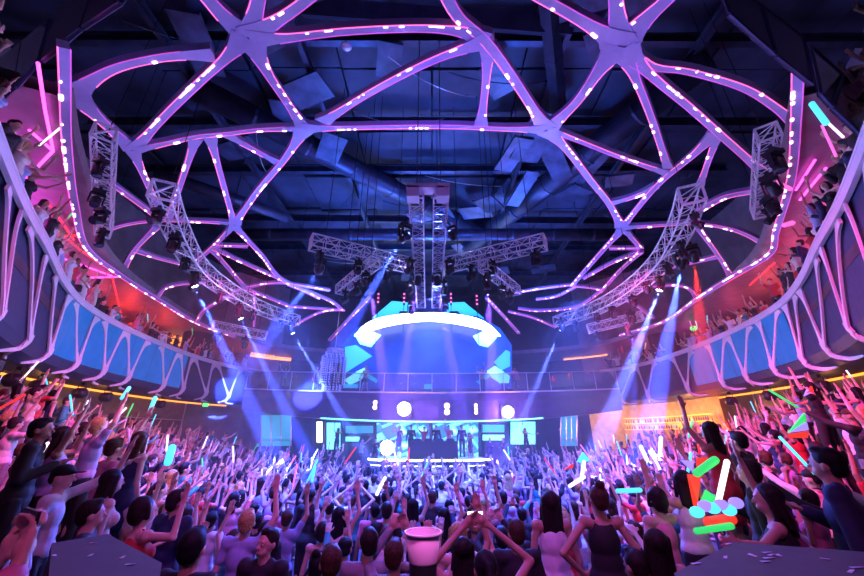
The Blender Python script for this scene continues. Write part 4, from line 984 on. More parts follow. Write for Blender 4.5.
    if hairstyle != 'cap': h.ball(H((0, -.018, 1.648)), (.088, .098, .096), 16, 12, rot=Rh)
    if hairstyle == 'short': h.ball(H((0, -.05, 1.60)), (.076, .062, .075), 14, 8, rot=Rh); h.ball(H((0, .035, 1.715)), (.06, .05, .03), 10, 8, rot=Rh)
    if hairstyle in ('long', 'longer'):
        n_ = 7; dn = .42 if hairstyle == 'longer' else .28
        for q in range(-3, 4):
            capsule(h, H((q * .024, -.062 + abs(q) * .012, 1.66)), H((q * .030, -.115 + abs(q) * .012, 1.64 - dn + abs(q) * .018)), .038, .020, 8)
        for s in (-1, 1): capsule(h, H((s * .072, .015, 1.66)), H((s * .095, .00, 1.48)), .028, .022)
    if hairstyle == 'bun': h.ball(H((0, -.055, 1.60)), (.075, .06, .07), 14, 8, rot=Rh); h.ball(H((0, -.05, 1.755)), (.045, .045, .04), 10, 8); 
    if hairstyle == 'tail': h.ball(H((0, -.05, 1.60)), (.074, .055, .065), 14, 8, rot=Rh); capsule(h, H((0, -.115, 1.67)), H((0, -.15, 1.60)), .03, .034); capsule(h, H((0, -.15, 1.60)), H((0, -.13, 1.40)), .034, .014)
    if hairstyle == 'bob': h.ball(H((0, -.05, 1.60)), (.088, .068, .10), 14, 8, rot=Rh); 
    if hairstyle == 'bob':
        for s in (-1, 1): capsule(h, H((s * .075, .01, 1.66)), H((s * .08, .01, 1.56)), .026, .024)
    if hairstyle == 'cap':
        h.ball(H((0, -.005, 1.672)), (.090, .104, .072), 16, 10, rot=Rh); h.ball(H((0, .12, 1.668)), (.062, .075, .010), 12, 6, rot=Rh); h.ball(H((0, -.055, 1.61)), (.07, .05, .06), 12, 8, rot=Rh)
    # face side kept clear of hair
    me = solid(h, key + '_hair', .013, 1); out['hair'] = me
    f = MB()
    for s in (-1, 1): f.ball(H((s * .030, .0905, 1.615)), (.013, .007, .007), 8, 6, M['eyewhite'], rot=Rh); f.ball(H((s * .030, .0965, 1.615)), (.006, .003, .006), 6, 5, M['iris'], rot=Rh)
    out['eyes'] = f.mesh(key + '_eyes')
    for k, mt in (('body', 'skin'), ('top', 'cloth'), ('bottom', 'cloth'), ('hair', 'hair')):
        if k in out: out[k].materials.clear(); out[k].materials.append(M[mt])
    return out, hands
M['eyewhite'] = mat('eye_white', (.8, .8, .8), .3); M['iris'] = mat('iris', (.05, .03, .02), .2)
KITS = {  # key: left arm, right arm, woman, outfit, hair, legs, phrase
 'a': ('up', 'upwide', 0, 'tee', 'short', 'wide', 'both arms up'), 'b': ('down', 'up', 0, 'tee', 'short', 'stand', 'one arm straight up'),
 'c': ('up', 'down', 1, 'dress', 'long', 'sway', 'one arm up'), 'd': ('bent', 'up', 1, 'tank', 'long', 'stand', 'arms waving high'),
 'e': ('phone', 'phone', 0, 'shirt', 'short', 'stand', 'both hands raised to film'), 'f': ('drink', 'down', 0, 'shirt', 'short', 'stand', 'one hand at the chest'),
 'g': ('fwd', 'point', 1, 'tank', 'tail', 'sway', 'arms stretched forward'), 'h': ('point', 'down', 0, 'shirt', 'cap', 'stand', 'pointing at the stage'),
 'i': ('drink', 'bent', 1, 'dress', 'bob', 'stand', 'one hand lifted'), 'j': ('down', 'drink', 0, 'jacket', 'short', 'stand', 'standing quietly'),
 'k': ('hip', 'swing', 1, 'tankshorts', 'bun', 'wide', 'elbow out'), 'l': ('down', 'down', 1, 'dress', 'longer', 'sway', 'arms down'),
 'm': ('ring', 'ring', 1, 'tank', 'tail', 'stand', 'arms ringed overhead'), 'n': ('high', 'bent', 0, 'tee', 'short', 'stand', 'fist high'),
 'o': ('reach', 'up', 1, 'tank', 'long', 'stand', 'arm stretched sideways'),
}
GARM = {'tee': 'T-shirt', 'shirt': 'shirt', 'jacket': 'jacket', 'tank': 'tank top', 'tankshorts': 'tank top and shorts', 'dress': 'dress'}
HAIRW = {'short': 'short hair', 'long': 'long hair', 'longer': 'very long hair', 'tail': 'ponytail', 'bun': 'hair bun', 'bob': 'bobbed hair', 'cap': 'cap'}
KM = {}; KL = {}; KH = {}
for k, (la, ra_, fem, outfit, hs, lg, ph) in KITS.items():
    KM[k], KH[k] = build_kit(k, la, ra_, fem, outfit, hs, lg, turn=R.uniform(-.3, .3), nod=R.uniform(-.05, .22))
for k in KM: KL[k] = {p: lowres(m, .085 if p == 'body' else .06) for p, m in KM[k].items() if p != 'eyes'}
SKIN = [(.62, .40, .30), (.50, .31, .22), (.72, .50, .40), (.34, .20, .14), (.66, .45, .36)]
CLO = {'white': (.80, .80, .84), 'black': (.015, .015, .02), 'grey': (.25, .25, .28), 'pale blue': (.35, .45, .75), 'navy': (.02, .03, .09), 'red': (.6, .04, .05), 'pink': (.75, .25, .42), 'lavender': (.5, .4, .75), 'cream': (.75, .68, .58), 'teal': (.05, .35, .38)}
CLW = ['white'] * 5 + ['black'] * 5 + ['grey', 'pale blue', 'pale blue', 'navy', 'red', 'pink', 'lavender', 'cream', 'teal']
HAI = {'dark': (.02, .013, .012), 'brown': (.07, .035, .02), 'blond': (.55, .38, .15), 'black': (.008, .008, .012)}
HAW = ['dark'] * 4 + ['black'] * 3 + ['brown'] * 3 + ['blond']
PSEEN = {}
NP = [0]
def person(kit, loc, rz, top, hair='dark', skin=None, bottom='black', sc=1.0, label=None, group=None, tilt=0, eyes=False):
    t = empty('person', loc, label, 'person', group, rz); t.scale = (sc,) * 3; t.rotation_euler = (0, tilt, rz)
    sk = skin or R.choice(SKIN)
    for part, me in KM[kit].items():
        if part == 'eyes' and not eyes: continue
        nm = {'body': 'body', 'hair': 'hair', 'eyes': 'eyes', 'bottom': 'shorts' if KITS[kit][3] == 'tankshorts' else 'trousers', 'top': {'tee': 'shirt', 'shirt': 'shirt', 'jacket': 'jacket', 'tank': 'top', 'tankshorts': 'top', 'dress': 'dress'}[KITS[kit][3]]}[part]
        if part == 'hair' and KITS[kit][4] == 'cap': nm = 'cap'
        o = bpy.data.objects.new(nm, me); COL.objects.link(o); o.parent = t
        c = {'body': sk, 'top': CLO[top], 'bottom': CLO[bottom] if bottom in CLO else bottom, 'hair': HAI.get(hair, (.02, .013, .012)), 'eyes': (1, 1, 1)}[part]
        o.color = (*c, 1)
    NP[0] += 1
    return t
def hand_at(t_loc, rz, sc, kit, side):
    h, d = KH[kit][side]; m = Matrix.Rotation(rz, 3, 'Z'); return Vector(t_loc) + m @ (h * sc), m @ d
def head_place(px, py, y, sc=1.0):
    p = on_y(px, py, y); return Vector((p.x, p.y, p.z - 1.63 * sc))
TAKEN = []
def face(x, y, to=(0, 24), jit=.3): return math.atan2(-(to[0] - x), to[1] - y) + R.uniform(-jit, jit)
def hero(kit, px, py, y, rz, top, hair, label, skin=None, bottom='black', sc=1.0, tilt=0, eyes=False):
    loc = head_place(px, py, y, sc); TAKEN.append((loc.x, loc.y, .45)); TAKENPX.append((px, py)); 
    g = terrace_z(loc.x, loc.y)
    if loc.z - g > .04: mb = MB(); mb.box((loc.x, loc.y, (g + loc.z + .02) / 2), (.7, .7, loc.z + .02 - g)); struct(mb, 'floor_riser_%d' % (len(TAKENPX)), M['dark'])
    return person(kit, loc, rz, top, hair, skin, bottom, sc, label, None, tilt, eyes), loc
TAKENPX = []
# ---- people one can single out in front
hero('l', 549, 501, 4.75, .05, 'white', 'dark', 'woman in tight white dress with very long dark hair seen from behind', SKIN[1], sc=1.12)
hero('k', 597, 496, 4.4, -.05, 'black', 'brown', 'woman in black tank top and pale denim shorts with hair up, back turned', SKIN[1], 'pale blue', sc=1.12)
hero('h', 62, 476, 4.2, -1.1, 'white', 'black', 'man in white T-shirt and black cap pointing, behind the dark table by the phone', SKIN[2])
hero('j', 267, 541, 4.1, 3.0, 'black', 'dark', 'dark-clad man facing away from the stage towards the tables', SKIN[0], eyes=True)
hero('f', 330, 560, 3.5, .1, 'black', 'brown', 'short-haired person at the bottom edge with red light on the neck', SKIN[0])
hero('f', 193, 545, 3.3, -.2, 'black', 'black', 'dark-haired person in black beside the corner of the scrap-strewn table', SKIN[0], sc=1.08)
t7, l7 = hero('m', 485, 566, 3.3, .15, 'black', 'black', 'black-haired woman ringing both bare arms overhead to film with a small phone', SKIN[1])
hero('j', 826, 462, 3.3, .75, 'navy', 'black', 'tall man in dark jacket looking down beside the confetti table', SKIN[0], sc=1.08)
t9, l9 = hero('o', 768, 497, 3.5, .9, 'black', 'dark', 'long-haired woman in black stretching an arm towards the glowing foam sticks', SKIN[0])
hero('j', 42, 428, 4.6, -.9, 'black', 'black', 'tall black silhouette of a man on the raised floor near the column', SKIN[3], sc=1.08)
hero('b', 247, 520, 4.6, -.1, 'pale blue', 'blond', 'person in pale clothes glowing blue-white in the light beam', SKIN[2])  # blue light is put into the colour of a white top
hero('e', 395, 553, 3.8, .0, 'grey', 'brown', 'grey-shirted person just beside the pink tumbler, back turned', SKIN[0])
hero('f', 368, 541, 4.0, .1, 'grey', 'dark', 'grey-shirted dark-haired man between the tumbler and the red-necked person', SKIN[0])
hero('i', 458, 533, 4.3, .1, 'cream', 'blond', 'bright blond person in cream behind the filming woman', SKIN[2])
hero('d', 463, 549, 4.0, .2, 'white', 'dark', 'dark-haired woman in white right behind the filming woman', SKIN[1])
hero('f', 515, 531, 4.3, 0, 'black', 'brown', 'dark-shirted man close beside the woman in the white dress', SKIN[1])
hero('j', 748, 470, 4.2, .9, 'black', 'dark', 'dark-jacketed man seen from behind, between foam sticks and confetti table', SKIN[0])
hero('j', 738, 440, 5.2, .6, 'black', 'black', 'black-suited man standing high on the bar-side terrace', SKIN[0])
hero('c', 709, 430, 5.0, .3, 'red', 'dark', 'long-haired dancer in red standing above the crowd by the foam sticks', SKIN[1])
hero('d', 682, 480, 4.5, .2, 'white', 'black', 'woman in sparkling white top under red and green foam sticks', SKIN[0])
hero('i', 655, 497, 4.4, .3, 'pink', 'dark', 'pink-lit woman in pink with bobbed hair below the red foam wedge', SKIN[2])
hero('f', 634, 563, 3.7, .1, 'black', 'dark', 'dark-shirted man low at the frame edge beside the denim shorts', SKIN[1])
hero('l', 655, 541, 3.7, -.2, 'pink', 'dark', 'very long-haired woman in pink between the denim shorts and the confetti table', SKIN[1])
hero('c', 112, 480, 4.3, -.7, 'cream', 'dark', 'profile woman in pale dress past the capped man', SKIN[2])
hero('f', 92, 512, 3.9, -1.0, 'black', 'dark', 'dark-jacketed man bending by the scrap-strewn table', SKIN[2])
hero('i', 145, 508, 3.9, -.5, 'red', 'dark', 'woman in red-lit clothes at the back corner of the scrap-strewn table', SKIN[2])
hero('j', 178, 500, 4.6, -.3, 'navy', 'dark', 'man in navy jacket between the red-lit woman and the blue-white person', SKIN[1])
hero('d', 65, 435, 4.9, -.9, 'lavender', 'dark', 'woman in lavender top beside the black silhouette man', SKIN[1])
hero('b', 100, 425, 5.4, -.6, 'lavender', 'blond', 'blond man raising one arm beyond the woman in lavender', SKIN[2])
hero('c', 140, 440, 5.2, -.4, 'navy', 'brown', 'long-haired woman in navy raising her arm with a foam stick', SKIN[2])
hero('f', 115, 447, 5.0, -.6, 'pink', 'brown', 'pink-shirted brown-haired man next to the woman in navy', SKIN[2])
# person filming in the near corner: only arms, hand and phone reach the picture
tf = person('e', (-1.50, 1.05, .70), -.55, 'pink', 'dark', SKIN[2], 'black', 1.0, 'person at the frame corner filming with pink-lit hands beside the table')
TAKEN += [(-1.6, 1.0, .6), (-1.9, 2.4, .8), (1.9, 2.6, .9), (-.03, 1.6, .5), (2.6, 2.2, 1.0)]
def phone(p, rz, label, lit=False):
    t = empty('mobile_phone', p, label, 'phone', None, rz); mb = MB(); mb.box((0, 0, 0), (.145, .009, .072)); mb.build('case', M['black'], t)
    mb = MB(); mb.box((0, -.006, 0), (.13, .002, .062)); mb.build('display', M['white_led'] if lit else M['lensoff'], t)
a = hand_at(l7, .15, 1.0, 'm', 0)[0]; b = hand_at(l7, .15, 1.0, 'm', 1)[0]; phone((a + b) / 2 + Vector((0, 0, .01)), .15, 'small phone with lit screen held overhead by the black-haired woman', True)
a = hand_at((-1.50, 1.05, .70), -.55, 1.0, 'e', 0)[0]; b = hand_at((-1.50, 1.05, .70), -.55, 1.0, 'e', 1)[0]; phone((a + b) / 2 + Vector((0, 0, .02)), -.55, 'dark phone in the pink-lit hands at the frame corner')

# ---- DJ and dancers at the stage
def dj_p(kit, px, y, top, label, z=None, rz=3.1, hair='dark', sc=1.0):
    zz = zc if z is None else z; p = on_y(px, 440, y); person(kit, (p.x, y, zz), rz, top, hair, None, 'black', sc, label); TAKEN.append((p.x, y, .5))
dj_p('a', 424, YD + .75, 'red', 'red-lit DJ in the middle of the platform raising both arms', sc=.95)  # the red light on this figure is put into the shirt colour
dj_p('f', 411, YD + .7, 'black', 'dark figure just beside the red-lit DJ, away from the bar')
dj_p('j', 436, YD + .8, 'black', 'dark jacketed figure just beside the red-lit DJ, towards the bar')
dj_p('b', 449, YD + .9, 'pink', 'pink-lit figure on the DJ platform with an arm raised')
dj_p('f', 462, YD + .7, 'black', 'dark figure at the bar-side end of the DJ platform')
dj_p('i', 399, YD + .9, 'navy', 'navy figure on the DJ platform behind the blinding lamp')
dj_p('d', 337, 24.6, 'black', 'podium dancer silhouetted against the pale cyan screen', z=1.5, rz=2.8)
dj_p('o', 526, 24.8, 'black', 'podium dancer silhouetted against the bright screen at the bar end', z=1.5, rz=3.3)
dj_p('g', 362, 22.4, 'pale blue', 'pale-clothed person leaning at the edge of the DJ platform', z=.9, rz=-1.2)
dj_p('f', 490, 23.4, 'navy', 'dark figure before the bar-side cyan bar screen', z=.9)
dj_p('j', 503, 24.0, 'black', 'black jacketed figure beside the bright screen at the bar end', z=.9)
dj_p('f', 376, 24.0, 'black', 'black-shirted figure behind the platform edge away from the bar', z=.9)
dj_p('c', 470, 24.2, 'black', 'woman dancing behind the DJ against the patterned screen', z=1.2)

# ---- everybody else
cand = []
def free(x, y, m=.40): return all((x - a) ** 2 + (y - b) ** 2 > max(m, r) ** 2 for a, b, r in TAKEN)
y = 4.4
while y < 24.6:
    sp = .62 + .012 * y; x = -14.2 + R.uniform(0, sp)
    while x < 14.2:
        xx = x + R.uniform(-.18, .18); yy = y + R.uniform(-.2, .2); w = half_w(yy)
        lim_ = w + 1.6 if not (xx > 0 and yy > 17.5) else w - .1
        ok = abs(xx) < lim_ and free(xx, yy)
        if yy > 20.4 and abs(xx + .1) < 4.6: ok = False
        if abs(xx) / yy > 1.32: ok = False
        if yy > 22.8 and abs(xx) < 9: ok = False
        if yy > 17.8 and abs(xx + .1) < 4.4: ok = False
        if ok and R.random() < .93: cand.append([xx, yy, terrace_z(xx, yy), 'floor'])
        x += sp
    y += .66 + .012 * y
for s in seq(.4, S_L - .5, .62) + seq(S_R + .5, RT - .4, .60):    # balcony guests leaning at the ledge
    if R.random() < .88:
        nr = s < 13 or s > RT - 13; p = ring_p(s + R.uniform(-.12, .12), R.uniform(.3, .45) if nr else R.uniform(.5, .75)); cand.append([p.x, p.y, Z_DECK + (.3 if nr else 0), 'balcony', s])
for s in seq(3, S_L - 2, 1.25) + seq(S_R + 2, RT - 3, 1.2):
    if R.random() < .7: p = ring_p(s + R.uniform(-.3, .3), R.uniform(1.4, 2.2)); cand.append([p.x, p.y, Z_DECK, 'balcony back', s])
for x in seq(-11.5, 11.5, 1.1):
    if abs(x) > 2.5 and R.random() < .45: cand.append([x, mez(x) + .6, zl(393, 389, x), 'mezzanine'])
def vis_size(c): return math.sqrt(c[0] ** 2 + c[1] ** 2 + (c[2] + 1.5 - CZ) ** 2)
LINE = [(-60, 355), (0, 372), (60, 386), (100, 401), (160, 409), (245, 430), (300, 437), (360, 446), (500, 446), (560, 437), (600, 430), (650, 412), (720, 400), (780, 388), (864, 378), (930, 368)]
def head_px(x, y, z):
    p = Vector((x, y, z + 1.74 - CZ)); dep = p.y * CP + p.z * SP; return 432 + F * p.x / dep, 288 - F * (p.z * CP - p.y * SP) / dep
def line_y(px):
    for (a, b), (c_, d_) in zip(LINE, LINE[1:]):
        if a <= px <= c_: return lerp(b, d_, (px - a) / (c_ - a))
    return 380
cand = [c for c in cand if c[3] != 'floor' or head_px(*c[:3])[1] > line_y(head_px(*c[:3])[0]) - 4]
cand = [c for c in cand if c[3] != 'floor' or not (c[1] < 5.6 and 510 < head_px(*c[:3])[0] < 640)]
cand.sort(key=vis_size)
N_IND = 300 - NP[0] - 2
def zone(c):
    x, y, z, w = c[:4]; bar = 'bar-side' if x > 0 else 'opposite'
    if w == 'mezzanine': return 'behind mezzanine glass, ' + bar + ' half'
    if w.startswith('balcony'):
        return bar + ' balcony ' + ('back' if 'back' in w else 'ledge') + ' ' + ('by camera' if y < 7.5 else 'before bend' if y < 12.5 else 'past bend' if y < 19 else 'stage end')
    e = half_w(y) - abs(x)
    if e < 4.9: return bar + ' terrace ' + ('top' if e < 1.6 else 'middle' if e < 3.2 else 'lowest') + ' step ' + ('by camera' if y < 7.5 else 'midway' if y < 14 else 'stage end')
    d = 'front' if y < 6 else 'early' if y < 8 else 'middle' if y < 12 else 'late' if y < 17 else 'stage'
    return ('central' if abs(x) < 1.5 else bar) + ' floor, ' + d + ' rows'
used = set(); rest = []; raised = []
KEYF = list('aabbcddgnnmoehifjlk'); KEYN = list('bfjcdighnekalo'); KEYB = list('cdibgafjlkno')
for idx, c in enumerate(cand):
    x, y, z, w = c[:4]
    ks = KEYB if w != 'floor' else (list('fjlik') if 14.5 < y < 18 and abs(x) < 4.2 else KEYF if y > 7 else KEYN); sc = R.uniform(.93, 1.06)
    if w == 'floor': rz = face(x, y)
    elif w == 'mezzanine': rz = math.pi + R.uniform(-.4, .4)
    else: n_ = ring_n(c[4]); rz = math.atan2(n_.x, -n_.y) + R.uniform(-.7, .7)
    Z = zone(c)
    for tr in range(400):
        kit = R.choice(ks); top = R.choice(CLW); hair = R.choice(HAW); ph = KITS[kit][6]; g = GARM[KITS[kit][3]]
        hw = HAIRW[KITS[kit][4]]; hw = ('black ' if hair == 'black' else hair + ' ') + hw if KITS[kit][4] != 'cap' else 'cap'
        lab = '%s in %s %s, %s, %s' % (hw, top, g, ph, Z)
        if idx >= N_IND or (lab not in used and len(lab.split()) <= 15): break
    if idx < N_IND:
        used.add(lab)
        person(kit, (x, y, z), rz, top, hair, None, R.choice(['black', 'navy', 'grey', 'black']), sc, lab)
    else: rest.append((kit, x, y, z, rz, sc, CLO[top], HAI[hair], R.choice(SKIN)))
    for side in (0, 1):
        arm = KITS[kit][side]
        if arm in ('up', 'upwide', 'high', 'bent', 'fwd', 'point'): raised.append((hand_at((x, y, z), rz, sc, kit, side), w, x, y, Z))
print('people', len(cand), 'individual', NP[0], 'rest', len(rest))
# the far remainder as one mass
V = []; Fs = []; Cc = []; base = 0; NPOLY = []
for kit, x, y, z, rz, sc, ct, ch, cs in rest:
    m = np.array(Matrix.Translation((x, y, z)) @ Matrix.Rotation(rz, 4, 'Z') @ Matrix.Scale(sc, 4))
    for part, me in KL[kit].items():
        n = len(me.vertices); a = np.empty(n * 3, np.float32); me.vertices.foreach_get('co', a); a = a.reshape(-1, 3) @ m[:3, :3].T + m[:3, 3]
        me.calc_loop_triangles(); tn = len(me.loop_triangles); t = np.empty(tn * 3, np.int32); me.loop_triangles.foreach_get('vertices', t)
        V.append(a); Fs.append(t.reshape(-1, 3) + base); base += n
        col = {'body': cs, 'top': ct, 'bottom': (.02, .02, .03), 'hair': ch}[part]; Cc.append(np.tile(np.array([*col, 1], np.float32), (n, 1)))
if V:
    V = np.concatenate(V); Fs = np.concatenate(Fs); Cc = np.concatenate(Cc)
    me = bpy.data.meshes.new('crowd'); me.vertices.add(len(V)); me.vertices.foreach_set('co', V.astype(np.float32).ravel())
    me.loops.add(len(Fs) * 3); me.loops.foreach_set('vertex_index', Fs.ravel().astype(np.int32)); me.polygons.add(len(Fs)); me.polygons.foreach_set('loop_start', np.arange(0, len(Fs) * 3, 3, dtype=np.int32)); me.polygons.foreach_set('loop_total', np.full(len(Fs), 3, np.int32))
    me.polygons.foreach_set('use_smooth', np.ones(len(Fs), bool)); me.update(calc_edges=True)
    at = me.color_attributes.new('tone', 'FLOAT_COLOR', 'POINT'); at.data.foreach_set('color', Cc.ravel())
    mm = mat('crowd_tones', rough=.6); va = mm.node_tree.nodes.new('ShaderNodeVertexColor'); va.layer_name = 'tone'; mm.node_tree.links.new(va.outputs['Color'], mm.node_tree.nodes['Principled BSDF'].inputs['Base Color'])
    me.materials.append(mm); o = bpy.data.objects.new('crowd', me); COL.objects.link(o)
    tag(o, 'far packed crowd of small dancing figures before the stage and on the terraces', 'crowd', None, 'stuff')
# ---- foam sticks and fans in raised hands
FS = {'white': (1, .9, 1), 'cyan': (.1, .8, 1), 'green': (.05, 1, .2), 'red': (1, .05, .03), 'pink': (1, .15, .6), 'violet': (.35, .25, 1)}
for k, c in FS.items(): M['foam_' + k] = mat(k + '_glow_foam', tuple(v * .6 for v in c), .5, emit=c, es={'red': .9, 'green': .75, 'white': 1.6}.get(k, 1.2))
def stick(p, d, c, label, L=.42, r=.022, group=None):
    d = Vector(d).normalized(); mb = MB(); capsule(mb, Vector(p) - d * .06, Vector(p) + d * L, r, r, 10); one(mb, 'glow_stick', M['foam_' + c], label, 'glow stick', group, smooth=True)
R2 = random.Random(5); R2.shuffle(raised); ns = 0; su = set()
for (h, d), w, x, y, Z in raised:
    if ns >= 62: break
    c = R2.choice(['white', 'white', 'cyan', 'cyan', 'green', 'red', 'pink'] if w == 'floor' else ['green', 'red', 'pink', 'cyan', 'white'])
    if abs(x) < 2 and y < 8: continue
    lab = '%s glowing foam stick held up, %s' % (c, Z)
    if lab in su: continue
    su.add(lab); d2 = (d + Vector((R2.uniform(-.9, .9), R2.uniform(-.3, .3), R2.uniform(.2, .9)))).normalized()
    stick(h, d2, c, lab, R2.uniform(.34, .5), .02); ns += 1
def px_stick(x0, y0, x1, y1, y, c, label, r=.03, dy=.08):
    a = on_y(x0, y0, y); b = on_y(x1, y1, y + dy); mb = MB(); capsule(mb, a, b, r, r, 12); one(mb, 'glow_stick', M['foam_' + c], label, 'glow stick', None, smooth=True)
px_stick(697, 473, 715, 460, 4.2, 'green', 'thick green foam stick crossing the red one by the dancer in red', .04)
px_stick(718, 503, 727, 462, 4.1, 'white', 'long whitish foam stick standing up over the blue cluster', .028)
px_stick(697, 531, 731, 526, 4.0, 'green', 'green foam stick lowest in the glowing cluster', .03)
px_stick(709, 522, 731, 519, 4.1, 'red', 'red foam stick just above the lowest green one', .05)
px_stick(122, 398, 129, 388, 6.2, 'cyan', 'pale cyan stick held against the amber-edged wall', .03)
px_stick(150, 411, 155, 398, 5.6, 'cyan', 'bright pale stick topping the raised arm of the woman in navy', .03)
px_stick(168, 462, 172, 448, 5.4, 'cyan', 'bright blue-white stick in the crowd beyond the woman in navy', .05)
px_stick(812, 104, 826, 123, 5.1, 'cyan', 'thick bright blue stick at the balcony ledge under the corner glass', .05)
px_stick(826, 121, 843, 137, 5.2, 'white', 'thin white stick below the thick blue one on the balcony', .022)
px_stick(822, 126, 836, 156, 5.3, 'pink', 'pinkish white stick crossing down from the white one on the balcony', .022)
px_stick(776, 182, 790, 189, 7.3, 'pink', 'bright pink stick held level at the bar-side balcony', .05)
px_stick(785, 225, 792, 223, 8.8, 'pink', 'short pink stick at the bar-side balcony bend', .07)
px_stick(582, 476, 584, 462, 7.0, 'white', 'thin white stick bent at the cyan fan, upright part', .03); px_stick(570, 486, 584, 477, 7.0, 'white', 'thin white stick bent at the cyan fan, slanting part', .03)
px_stick(660, 455, 661, 438, 8.0, 'white', 'upright white stick in the crowd before the bar', .035); px_stick(641, 447, 647, 460, 7.5, 'white', 'slanted white stick before the bar, leaning away from the upright one', .035)
px_stick(618, 491, 640, 490, 5.5, 'cyan', 'level cyan stick beyond the woman in denim shorts', .03)
px_stick(377, 494, 385, 478, 7.5, 'white', 'pale stick raised in mid crowd below the DJ', .03); px_stick(312, 481, 315, 467, 8.5, 'cyan', 'cyan-white stick raised in the crowd away from the bar', .03)
def fan(q, y, c, label, th=.02):
    P = [on_y(a, b, y + .06 * i) for i, (a, b) in enumerate(q)]; mb = MB(); mb.slab(P, (0, th, 0)); one(mb, 'foam_fan', M['foam_' + c], label, 'foam fan')
fan([(789, 433), (805, 413), (807, 421)], 5.2, 'green', 'green blade of the three-colour fan on the bar-side terrace', .03)
fan([(789, 433), (807, 422), (809, 430)], 5.2, 'violet', 'violet blade of the three-colour fan on the bar-side terrace', .03)
fan([(790, 434), (809, 431), (808, 438), (792, 438)], 5.2, 'red', 'red blade of the three-colour fan on the bar-side terrace', .03)
fan([(688, 474), (701, 476), (698, 503), (695, 509)], 4.2, 'red', 'tall red foam wedge beside the woman in sparkling white')
fan([(697, 458), (708, 457), (708, 472), (698, 472)], 4.4, 'red', 'square red foam sheet above the tall red wedge')
fan([(697, 512), (706, 490), (717, 497), (716, 508)], 4.15, 'green', 'green foam wedge next to the tall red one')
fan([(681, 460), (694, 461), (693, 472)], 4.5, 'violet', 'pale violet foam wedge beside the square red sheet')
fan([(577, 462), (583, 452), (590, 460), (584, 463)], 7.2, 'cyan', 'cyan fan lifted above the crowd over the woman in denim shorts')
fan([(808, 389), (811, 393), (805, 396)], 6.0, 'violet', 'small pale blade of the red-tipped fan before the dark doorway', .03)
fan([(808, 393), (812, 386), (814, 391)], 6.0, 'red', 'small red blade lifted before the dark doorway', .03)
fan([(564, 470), (574, 463), (573, 468)], 7.3, 'red', 'small red fan beside the cyan fan', .03)
for i, (a, b) in enumerate(((697, 512), (705, 506), (713, 508), (721, 505), (729, 510), (736, 503))):
    mb = MB(); mb.ball(on_y(a, b, 4.05), (.075, .04, .05), 10, 8); one(mb, 'glow_puff', M['foam_violet'] if i % 2 else M['foam_cyan'], ['first', 'second', 'third', 'fourth', 'fifth', 'last'][i] + ' puff of the blue glowing bunch from the red wedge to the outstretched arm', 'glow puff', smooth=True)
# ================================================================== light
W = bpy.data.worlds.new('world'); S.world = W; W.use_nodes = True
W.node_tree.nodes['Background'].inputs['Color'].default_value = (.02, .02, .10, 1); W.node_tree.nodes['Background'].inputs['Strength'].default_value = .25
MAG = (1, .10, .45); PUR = (.55, .15, 1)
# washes from the trusses: magenta on the near and side crowd, blue on the middle
spot('wash_magenta_facing', (-2.5, 4.5, CZ + 5.6), (-8.5, 9, CZ - .5), (1, .05, .38), 3400, 75, .8, .3)
spot('wash_magenta_bar', (2.5, 4.5, CZ + 5.6), (8.5, 9, CZ - .5), (1, .03, .33), 6500, 75, .8, .3)
spot('wash_magenta_facing', (-5.5, 11, CZ + 5.6), (-11.5, 16, CZ), (1, .06, .5), 2200, 80, .8, .3)
spot('wash_magenta_bar', (5.5, 11, CZ + 5.6), (11.5, 16, CZ), (1, .04, .4), 4200, 80, .8, .3)
spot('wash_front_violet', (0, 1.5, CZ + 5), (0, 5.5, CZ - 1), (.6, .10, .9), 1000, 70, .8, .3)
for x, y, tx, ty, p in ((-3.5, 8, -3.6, 10.5, 9000), (3.5, 8, 3.6, 10.5, 9000), (0, 13, 0, 14.5, 12000), (-6, 14, -6.5, 18, 8000), (6, 14, 6.0, 18, 8000), (0, 20, 0, 12, 12000), (0, 8.5, 0, 8.5, 4500)):
    spot('wash_blue', (x, y, CZ + 5.8), (tx, ty, 1), (.06, .11, 1), p * 2.1, 75, .8, .3)
spot('near_fill', (0, -2.5, CZ + 4), (0, 3.5, CZ - 1), (.9, .12, .6), 450, 90, .8, .3)  # not on a truss: added behind the camera to brighten tumbler and near backs
# roof: blue uplight from the trusses
for x, y, c, p in ((-4, 13, (.05, .16, 1), 520), (4, 13, (.05, .16, 1), 520), (0, 19, (.05, .18, 1), 1100), (-6, 20, (.05, .16, 1), 600), (6, 20, (.05, .16, 1), 600), (0, 7.5, (.12, .06, .6), 90)):
    area('roof_uplight', (x, y, CZ + 6.4), (x, y + .5, CZ + 13), c, p * .9, 1.2, None, 150)
# lavender points added in mid-air to brighten the ceiling ribs
for x, y in ((-5, 6.5), (5, 6.5), (0, 5), (-8, 14), (8, 14)): point('lattice_fill', (x, y, CZ + 3.6), (.35, .22, 1), 110, .5)
for x, y, c, p in ((-9.2, 13, (.5, .5, 1), 190), (9.2, 13, (.55, .5, 1), 190), (-5, 6, (.5, .5, 1), 80), (5, 6, (.5, .5, 1), 80)):
    area('fascia_wash', (x * .5, y, CZ + 1.2), (x * 1.6, y + 1, CZ + 3.2), c, p, 1.5)
